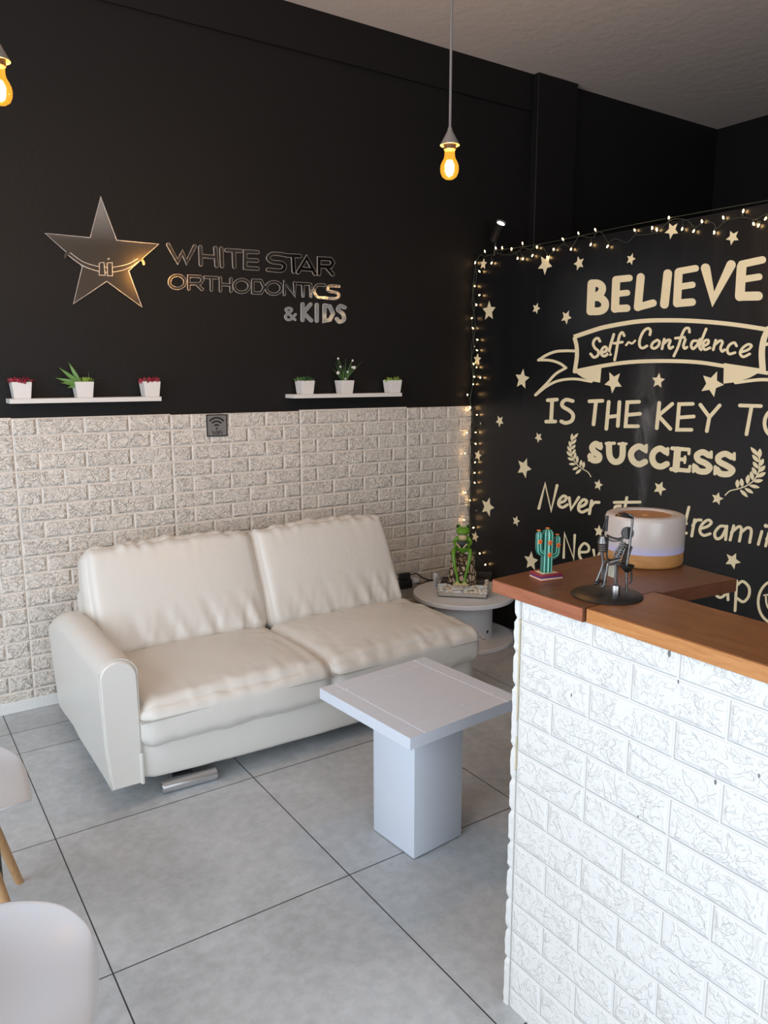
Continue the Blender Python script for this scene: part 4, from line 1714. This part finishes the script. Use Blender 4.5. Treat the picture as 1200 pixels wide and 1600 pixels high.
lettering('wall_lettering', 'cream words IS THE KEY TO across the middle of the partition', [
    [[(-720 + x * .8247, 80 + y * .8247) for x, y in seg] for seg in ([(660, 26), (728, 21)], [(693, 26), (685, 185)], [(648, 188), (716, 187)])],
    [('s', [(-720 + x * .8247, 80 + y * .8247) for x, y in [(848, 32), (800, 22), (770, 45), (775, 75), (825, 105), (852, 140), (840, 182), (795, 198), (762, 186)]])],
    [[(85, 108), (165, 105)], [(126, 108), (110, 252)]],
    [[(205, 112), (190, 280)], [(272, 113), (262, 262)], [(200, 206), (266, 198)]],
    [[(394, 111), (322, 114), (310, 264), (388, 264)], [(315, 194), (400, 186)]],
    [[(521, 118), (505, 276)], [(602, 124), (515, 198), (590, 280)]],
    [[(730, 124), (645, 126), (632, 286), (722, 286)], [(640, 210), (736, 203)]],
    [[(778, 130), (832, 204)], [(898, 134), (834, 208), (818, 294)]],
    [[(1025, 134), (1156, 138)], [(1098, 140), (1066, 314)]],
    [('o', ellipse(1245, 245, 66, 84, 16))]], 23, TB, pw, V_, .001, LG)
lettering('wall_lettering', 'heavy cream word SUCCESS between two laurel branches', [
    [('s', [(150, 392), (125, 374), (102, 394), (114, 424), (144, 448), (140, 474), (108, 476), (90, 452)]), W_(18, [(156, 372), (156, 404)]), W_(18, [(86, 440), (84, 476)])],
    [('s', [(206, 378), (211, 450), (236, 484), (270, 482), (290, 450), (293, 380)]), W_(20, [(190, 372), (240, 370)]), W_(18, [(268, 374), (314, 374)])],
    [('s', [(430, 408), (395, 390), (358, 410), (344, 445), (360, 484), (396, 502), (432, 486)]), W_(20, [(440, 384), (438, 424)])],
    [('s', [(562, 424), (526, 403), (488, 425), (477, 465), (495, 504), (532, 516), (568, 500)]), W_(20, [(574, 404), (572, 440)])],
    [W_(44, [(635, 412), (625, 532)]), W_(24, [(602, 402), (706, 410)]), W_(24, [(635, 470), (680, 472)]), W_(26, [(596, 532), (706, 542)]), W_(18, [(708, 410), (706, 436)]), W_(18, [(713, 514), (706, 545)]), W_(16, [(682, 454), (680, 492)])],
    [('s', [(832, 446), (792, 426), (757, 445), (766, 475), (810, 496), (836, 522), (815, 546), (770, 544), (744, 520)]), W_(18, [(846, 424), (846, 460)]), W_(18, [(736, 504), (734, 548)])],
    [('s', [(974, 456), (932, 436), (892, 455), (896, 485), (945, 512), (978, 537), (955, 562), (905, 560), (880, 534)]), W_(18, [(990, 434), (990, 472)]), W_(18, [(870, 516), (868, 562)])]], 38, TB, pw, V_, .001, LG)
lettering('wall_lettering', 'slanting cream handwriting Never stop dreaming above the counter', [
    [[(-720 + x * .8247, 80 + y * .8247) for x, y in p] for p in ([(592, 845), (640, 660), (685, 862), (730, 672)],)],
    [('s', [(-720 + x * .8247, 80 + y * .8247) for x, y in [(742, 806), (785, 790), (800, 762), (776, 752), (746, 785), (744, 822), (772, 838), (808, 818)]])],
    [[(-720 + x * .8247, 80 + y * .8247) for x, y in [(822, 765), (836, 852), (895, 762)]]],
    [('s', [(-720 + x * .8247, 80 + y * .8247) for x, y in [(896, 838), (940, 818), (954, 790), (928, 780), (898, 815), (894, 855), (920, 874), (962, 856)]])],
    [[(-720 + x * .8247, 80 + y * .8247) for x, y in [(992, 788), (975, 886)]], ('s', [(-720 + x * .8247, 80 + y * .8247) for x, y in [(984, 835), (1012, 802), (1048, 800)]])],
    [('s', [(278, 762), (248, 766), (244, 788), (270, 802), (262, 826), (222, 826)])],
    [[(318, 710), (296, 826)], [(240, 740), (400, 738)]],
    [('o', ellipse(372, 806, 26, 26, 14))],
    [[(445, 790), (418, 900)], ('s', [(440, 800), (475, 785), (490, 815), (465, 845), (432, 845)])],
    [[(706, 770), (668, 930)], ('s', [(690, 872), (655, 860), (630, 890), (640, 930), (672, 920)]), [(665, 934), (690, 932)]],
    [[(742, 848), (724, 950)], ('s', [(730, 885), (755, 852), (782, 850)])],
    [('s', [(775, 905), (822, 890), (846, 866), (825, 850), (788, 878), (775, 920), (798, 946), (838, 936)])],
    [('s', [(935, 890), (900, 890), (868, 930), (878, 966), (910, 956), (942, 895)]), [(943, 888), (936, 972)]],
    [[(986, 886), (964, 975)], ('s', [(972, 928), (1016, 892), (1034, 908), (1022, 982)]), ('s', [(1030, 930), (1072, 898), (1096, 916), (1086, 990)])],
    [[(1162, 922), (1140, 1002)], W_(24, [(1186, 886), (1190, 888)])],
    [[(1206, 930), (1186, 1012)], ('s', [(1192, 968), (1224, 936), (1244, 948), (1236, 1020)])],
    [('s', [(1318, 944), (1284, 944), (1262, 980), (1276, 1014), (1306, 1000), (1320, 950)]), ('s', [(1320, 948), (1306, 1050), (1262, 1064)])]], 18, TB, pw, V_, .001, LG)
lettering('wall_lettering', 'cream handwriting and Never give up partly hidden behind the counter', [
    [('s', [(660, 1180), (600, 1072), (615, 1040), (640, 1056), (600, 1110), (588, 1150), (622, 1174), (664, 1120)])],
    [[(780, 1218), (787, 1035), (856, 1228), (864, 1048)]],
    [('s', [(905, 1178), (962, 1172), (970, 1135), (936, 1110), (902, 1150), (900, 1205), (925, 1240), (962, 1232)])],
    [[(1006, 1160), (1020, 1240), (1062, 1165)]],
    [('s', [(1090, 1215), (1140, 1210), (1148, 1180), (1120, 1165), (1092, 1195), (1094, 1245), (1120, 1262), (1150, 1252)])],
    [[(1180, 1185), (1180, 1270)], ('s', [(1180, 1215), (1200, 1190), (1225, 1188)])],
    [('s', [(1372, 1230), (1330, 1220), (1312, 1258), (1330, 1296), (1368, 1280)]), ('s', [(1374, 1226), (1372, 1330), (1330, 1350)])],
    [[(1410, 1240), (1410, 1310)], [(1412, 1205), (1412, 1209)]],
    [[(1450, 1245), (1476, 1322), (1510, 1250)]],
    [('s', [(1540, 1300), (1596, 1296), (1604, 1266), (1572, 1250), (1542, 1280), (1544, 1330), (1572, 1348), (1606, 1336)])]], 19, T8, pw, V_, .001, LG)
lettering('wall_lettering', 'cream word up showing past the end of the wooden return shelf', [
    [('s', [(192, 1220), (195, 1310), (240, 1352), (285, 1325), (300, 1270)]), [(300, 1215), (308, 1372)]],
    [[(380, 1214), (366, 1462)], ('s', [(382, 1250), (430, 1218), (482, 1268), (480, 1340), (436, 1388), (384, 1360)])]], 23, T10, pw, V_, .001, LG)
sm = thing('smiley_decal', 'round cream smiling face decal at the right frame edge', 'decal')
bm = bmesh.new()
stroke(bm, ellipse(704, 1390, 145, 180, 24), 22, PW(T10), .001, True, True)
obj('outline', bm, V_, sm)
bm = bmesh.new()
stroke(bm, [(608, 1334), (650, 1328)], 14, PW(T10), .001)
stroke(bm, [(760, 1340), (800, 1350)], 14, PW(T10), .001)
obj('eyes', bm, V_, sm)
bm = bmesh.new()
stroke(bm, [(622, 1340), (634, 1420), (690, 1490), (770, 1470), (800, 1380)], 15, PW(T10), .001)
obj('mouth', bm, V_, sm)

# the ribbon banner, symmetrical about its middle
yc = (on(0, XW, 897, 550).y + on(0, XW, 1199, 545).y) / 2
bn = thing('ribbon_banner_decal', 'cream outlined ribbon banner below the word BELIEVE', 'decal')
bm = bmesh.new()
stroke(bm, [(-12, 866), (100, 828), (200, 800), (400, 768), (600, 762), (800, 770), (1000, 790), (1212, 822)], 27, PW(T7), .001, True, False, False)
obj('upper_edge', bm, V_, bn)
bm = bmesh.new()
stroke(bm, [(-12, 1082), (160, 1048), (330, 1024), (540, 1016), (760, 1024), (950, 1052), (1200, 1092)], 24, PW(T7, .0007), .001, True, False, False)
obj('lower_edge', bm, V_, bn)
for mir in (None, yc):
    bm = bmesh.new()
    stroke(bm, [(864, 1062), (878, 1120), (880, 1200), (864, 1312)], 30, PW(T6, .0010, mir), .001)
    obj('side_edge', bm, V_, bn)
    bm = bmesh.new()
    stroke(bm, [(862, 1156), (790, 1155), (715, 1162), (645, 1190), (590, 1226)], 21, PW(T6, .0013, mir), .001)
    stroke(bm, [(590, 1224), (680, 1228), (750, 1250), (798, 1284)], 20, PW(T6, .0013, mir), .001)
    stroke(bm, [(798, 1284), (720, 1330), (650, 1405), (566, 1490)], 20, PW(T6, .0013, mir), .001)
    stroke(bm, [(570, 1488), (650, 1425), (740, 1382), (860, 1368), (990, 1388)], 20, PW(T6, .0013, mir), .001)
    obj('tail', bm, V_, bn)
    bm = bmesh.new()
    prism(bm, [(852, 1306), (1068, 1262), (1056, 1396), (985, 1384), (920, 1356)], PW(T6, .0016, mir), .001)
    obj('fold', bm, V_, bn)

# laurel branches
ym = (on(0, XW, 923.5, 745).y + on(0, XW, 1133.5, 772).y) / 2
TL = lambda x, y: (860 + x / 10, 640 + y / 10)
for mir, lab in ((None, 'cream laurel branch left of the word SUCCESS'), (ym, 'cream laurel branch right of the word SUCCESS')):
    bm = bmesh.new()
    f = PW(TL, .0004, mir)
    stroke(bm, [(635, 1050), (590, 980), (510, 930), (430, 870), (360, 780), (326, 680), (322, 580), (335, 480), (345, 400)], 13, f, .001)
    for a, c in (((515, 920), (525, 810)), ((468, 892), (486, 785)), ((420, 840), (420, 720)), ((370, 780), (398, 670)), ((340, 705), (392, 618)), ((330, 625), (392, 548)),
                 ((335, 545), (408, 462)), ((345, 470), (436, 370)), ((485, 930), (395, 1005)), ((440, 898), (345, 940)), ((400, 852), (290, 850)), ((358, 795), (270, 750)),
                 ((332, 735), (255, 650)), ((322, 665), (268, 570)), ((324, 595), (295, 490)), ((336, 500), (340, 372))):
        a, c = Vector((*a, 0)), Vector((*c, 0))
        t = (c - a)
        nn = Vector((-t.y, t.x, 0)).normalized()
        poly = []
        for s in (1, -1):
            rng = [k / 8 for k in range(9)] if s == 1 else [k / 8 for k in range(7, 0, -1)]
            for k in rng:
                p = a + t * k + nn * s * 22 * math.sin(math.pi * k) ** .8
                poly.append((p.x, p.y))
        prism(bm, poly, f, .001)
    o = obj('laurel_decal', bm, V_)
    tag(o, lab, 'decal', 'cream laurel branches')

# star decals: px, py, radius px, turn, label
STARS = [
    (755.5, 412.5, 9, 8, 'small cream star in the top left corner under the fairy lights'),
    (852, 413, 16.5, 180, 'large cream star with point down, just under the top fairy lights'),
    (905, 411.5, 11.5, 200, 'small tilted cream star above and left of the word BELIEVE'),
    (764.3, 486, 16, 0, 'large upright cream star at left edge, level with BELIEVE'),
    (838, 482, 9, 165, 'tiny cream star midway between left edge and BELIEVE'),
    (885, 495.6, 11.5, 172, 'small cream star close left of BELIEVE\'s letter B'),
    (746, 561.5, 9.5, 5, 'small cream star among the vertical fairy lights, level with banner'),
    (816, 592.5, 16.5, 8, 'large cream star left of the banner\'s lower ribbon tail'),
    (986, 405, 9.5, 20, 'small cream star directly above the letters EL of BELIEVE'),
    (1050, 360, 13.5, 190, 'cream star among the fairy lights above BELIEVE\'s letter V'),
    (1145, 371, 12, 190, 'cream star below the fairy lights at upper right'),
    (958.7, 597, 18, 185, 'large cream star under the banner\'s left fold'),
    (1028.7, 595, 12.5, 5, 'small upright cream star under the banner, middle of its three'),
    (1112.5, 600, 21, 165, 'biggest cream star, under the banner\'s right fold'),
    (781, 658, 9.5, 185, 'small cream star left of the word IS'),
    (841.6, 683.5, 8.5, 185, 'tiny cream star just below the word IS'),
    (747, 711.7, 8.5, 12, 'tiny cream star by vertical fairy lights, level with SUCCESS'),
    (819, 731, 16.5, 20, 'large tilted cream star left of the left laurel branch'),
    (762, 792, 15.5, 15, 'large cream star at left edge, level with the word Never'),
    (806.6, 814, 8.5, 12, 'tiny cream star above and left of the cactus'),
    (935, 757.7, 9, 10, 'tiny cream star below the left laurel branch'),
    (830, 876.7, 15.5, 0, 'large cream star just left of the cactus base'),
    (742.5, 838.5, 8.5, 10, 'tiny cream star right of the frog\'s head'),
    (936, 830, 10, 0, 'cream star half hidden behind the sculpture\'s standing figure'),
    (1031, 763, 12, 165, 'cream star centred below SUCCESS, right of the mist'),
    (1121, 779, 10.5, 10, 'small cream star beside the right laurel branch stem'),
    (1145, 876, 13.5, 20, 'cream star above the word up'),
]
for px, py, rp, turn, lab in STARS:
    c = on(0, XW, px, py)
    r = (on(0, XW, px, py - rp) - c).length
    poly = []
    for k in range(10):
        rad = r if k % 2 == 0 else r * .47
        a = R(turn + 36 * k)
        poly.append((rad * math.sin(a), rad * math.cos(a)))
    bm = bmesh.new()
    prism(bm, poly, lambda u, v, d: Vector((-.0004 - d, -u, v)), .001)
    o = obj('star_decal', bm, V_)
    o.location = (XW, c.y, c.z)
    tag(o, lab, 'decal', 'cream star decals on the partition')

# ------------------------------------------------------------------ fairy lights


def fp(px, py, off=.012):
    p = on(0, XW - off, px, py)
    if p.y > YW - .022:
        q = on(1, YW - .026, px, py)
        p = Vector((min(q.x, XW - .006), q.y, q.z))
    return p


def bulb(root, p, up, lit=True):
    d = Vector(up).normalized()
    q = d.to_track_quat('Z', 'Y').to_matrix().to_4x4()
    bm = bmesh.new()
    lathe(bm, [(0, 0), (.0024, .001), (.0034, .005), (.0032, .009), (.0018, .013), (0, .0145)], 8)
    xf(bm, Matrix.Translation(p) @ q)
    o = obj('bulb', bm, M['fairy'] if lit else M['fairy_off'], root, 180)
    bm = bmesh.new()
    lathe(bm, [(0, -.011), (.0034, -.010), (.0036, .001), (0, .002)], 8)
    xf(bm, Matrix.Translation(p) @ q)
    obj('lamp_holder', bm, M['wire'], o, 60)


fl = thing('fairy_lights', 'string of warm fairy lights along the partition\'s top and corner', 'string lights')
top = [(x / 4.85 + 720, y / 4.85 + 310) for x, y in ((112, 478), (185, 410), (237, 480), (268, 385), (315, 384), (383, 393), (432, 446), (470, 350), (473, 450), (547, 425), (577, 360),
       (655, 437), (703, 396), (778, 318), (837, 376))] + \
      [(x / 4 + 900, y / 4 + 310) for x, y in ((17, 226), (125, 204), (95, 280), (202, 292), (370, 207), (475, 195), (505, 205), (580, 130), (667, 182), (740, 196), (787, 154),
       (865, 203), (922, 130), (1043, 90), (1108, 150), (1145, 158), (1190, 117), (1230, 90), (1290, 120), (1350, 60))]
wire = [(744, 408), (751, 398), (757, 401), (764, 399), (778, 396), (786, 398), (800, 398), (812, 391), (818, 387), (829, 390), (838, 384), (848, 386), (856, 397), (864, 394), (880, 382), (893, 386),
        (904, 370), (914, 370), (927, 371), (932, 362), (942, 365), (950, 378), (962, 373), (980, 379), (992, 368), (1005, 367), (1025, 363), (1045, 346), (1060, 342), (1075, 345),
        (1086, 355), (1100, 347), (1115, 349), (1120, 357), (1133, 346), (1150, 341), (1165, 340), (1180, 343), (1192, 337), (1210, 330), (1240, 332), (1270, 318)]
bm = bmesh.new()
tube(bm, crom([fp(*p) for p in wire], 4), .0016, 6)
tube(bm, crom([fp(*p, .006) for p in ((770, 392), (840, 382), (900, 370), (960, 357), (1000, 349), (1060, 338), (1120, 327), (1200, 313), (1270, 299))], 4), .0015, 6)
left = [(x / 4.85 + 720, y / 4.85 + 310) for x, y in ((145, 558), (105, 665), (145, 730), (120, 813), (90, 905), (95, 988), (130, 1073), (107, 1120), (125, 1153), (95, 1250), (120, 1280),
        (105, 1355), (150, 1355), (92, 1410), (50, 1492), (70, 1590))] + \
       [(x / 4.85 + 720, y / 4.85 + 620) for x, y in ((70, 90), (122, 137), (150, 210), (50, 275), (115, 270), (115, 360), (32, 430), (110, 495), (108, 575), (107, 655), (40, 725), (70, 785),
        (120, 860), (25, 935), (100, 990), (145, 1190), (190, 1270))]
pts = [(742 + 3.0 * math.sin(k * 1.7) - 10 * (k / 22), 412 + k * 21) for k in range(22)]
tube(bm, crom([fp(*p) for p in pts], 4), .0016, 6)
pts = [(741 + 2.5 * math.sin(k * 2.3 + 1) - 9 * (k / 22), 416 + k * 21) for k in range(22)]
tube(bm, crom([fp(*p, .02) for p in pts], 4), .0016, 6)


def nearest(p, L_):
    return min(L_, key=lambda q: (q[0] - p[0]) ** 2 + (q[1] - p[1]) ** 2)


dense = []
for a, c in zip(wire, wire[1:]):
    dense += [(a[0] + (c[0] - a[0]) * k / 4, a[1] + (c[1] - a[1]) * k / 4) for k in range(4)]
for p in top:
    qv = nearest(p, dense)
    tube(bm, [fp(*qv), fp(*p)], .0012, 5)
for p in left:
    qv = nearest(p, pts)
    tube(bm, [fp(*qv), fp(*p)], .0011, 5)
obj('wire', bm, M['wire'], fl, 180)
rnd = random.Random(5)
for p in top:
    qv = nearest(p, dense)
    up = (rnd.uniform(-.6, -.1), rnd.uniform(-.4, .4), 1 if p[1] < qv[1] else -1)
    bulb(fl, fp(*p), up)
for k, p in enumerate(left):
    up = (rnd.uniform(-1, -.2), rnd.uniform(-.5, -.1), rnd.uniform(-.4, .6))
    bulb(fl, fp(*p), up, k not in (7, 18, 28))

# ------------------------------------------------------------------ spotlight above the partition
sl = thing('spotlight', 'black cylindrical spotlight standing on the partition top near the corner', 'lamp', (3.171, 3.552, 2.195))
a = on(0, 3.171, 772, 376) - Vector(sl.location)
c = on(0, 3.171, 784, 347) - Vector(sl.location)
ax = (c - a).normalized()
ax = (ax + Vector((-.22, -.25, .0))).normalized()
q = ax.to_track_quat('Z', 'Y').to_matrix().to_4x4()
ln = (c - a).length * 1.08
bm = bmesh.new()
lathe(bm, [(0, 0), (.024, 0), (.029, .004), (.029, ln * .8), (.032, ln * .84), (.032, ln), (.029, ln), (.027, ln - .010), (0, ln - .010)], 32)
xf(bm, Matrix.Translation(a) @ q)
obj('housing', bm, M['black_pl'], sl, 40)
bm = bmesh.new()
lathe(bm, [(0, ln - .007), (.0225, ln - .007), (.0235, ln - .009)], 24)
xf(bm, Matrix.Translation(a) @ q)
obj('lens', bm, M['led'], sl, 40)
bm = bmesh.new()
tube(bm, [(.0, 0, 0), (0, 0, .035), a + ax * ln * .35], .006, 10)
lathe(bm, [(0, 0), (.022, 0), (.022, .008), (0, .009)], 20)
obj('bracket', bm, M['black_pl'], sl, 40)

# ------------------------------------------------------------------ pendant bulbs


def pendant(name_label, loc, sc, group):
    t = thing('pendant_lamp', name_label, 'lamp', (loc[0], loc[1], loc[2]), 0, group)
    s = sc
    bm = bmesh.new()
    tube(bm, [(0, 0, .088 * s), (0, 0, .2), (0, 0, ZC - loc[2])], .0042, 10)
    lathe(bm, [(0, ZC - loc[2] - .03), (.04, ZC - loc[2] - .028), (.048, ZC - loc[2]), (0, ZC - loc[2])], 24)
    obj('cord', bm, M['cord'], t, 60)
    bm = bmesh.new()
    lathe(bm, [(0, .102 * s), (.006 * s, .100 * s), (.009 * s, .088 * s), (.030 * s, .050 * s), (.0315 * s, .046 * s), (.0295 * s, .045 * s), (.010 * s, .080 * s)], 32)
    obj('lamp_cap', bm, M['cap'], t, 40)
    bm = bmesh.new()
    lathe(bm, [(.020 * s, .062 * s), (.020 * s, .034 * s), (.018 * s, .032 * s), (0, .032 * s)], 24)
    obj('socket', bm, M['socket'], t, 40)
    bm = bmesh.new()
    prof = [(.0165, .032), (.0168, .016), (.0190, .006), (.0245, -.0035), (.0288, -.0135), (.0302, -.0245), (.0290, -.0365), (.0235, -.0490), (.0135, -.0563), (0, -.0585)]
    lathe(bm, [(r * s, z * s) for r, z in prof], 32)
    o = obj('bulb_glass', bm, M['amber'], t, 180)
    bm = bmesh.new()
    lathe(bm, [(0, .002 * s), (.009 * s, -.002 * s), (.0145 * s, -.016 * s), (.0140 * s, -.032 * s), (.008 * s, -.042 * s), (0, -.044 * s)], 16)
    obj('filament', bm, M['glow'], o, 180)
    return t


PG = 'bare amber bulbs on hanging cords'
pendant('bare amber bulb hanging on a cord before the black wall, right of centre', (1.655, 2.080, 2.195), 1.0, PG)
pendant('bare amber bulb cut off by the left edge near the ceiling', (.368, 2.290, 2.246), 1.0, PG)

# put each group's pivot at its own base
bpy.context.view_layer.update()
for o in list(S.objects):
    if o.type == 'EMPTY' and o.parent is None and o.location.length < 1e-6 and o.children:
        P = [c.matrix_world @ Vector(q) for c in o.children if c.type == 'MESH' for q in c.bound_box]
        lo = Vector([min(p[i] for p in P) for i in range(3)])
        hi = Vector([max(p[i] for p in P) for i in range(3)])
        b0 = Vector(((lo.x + hi.x) / 2, (lo.y + hi.y) / 2, lo.z))
        o.location = b0
        for c in o.children:
            c.location = c.location - b0
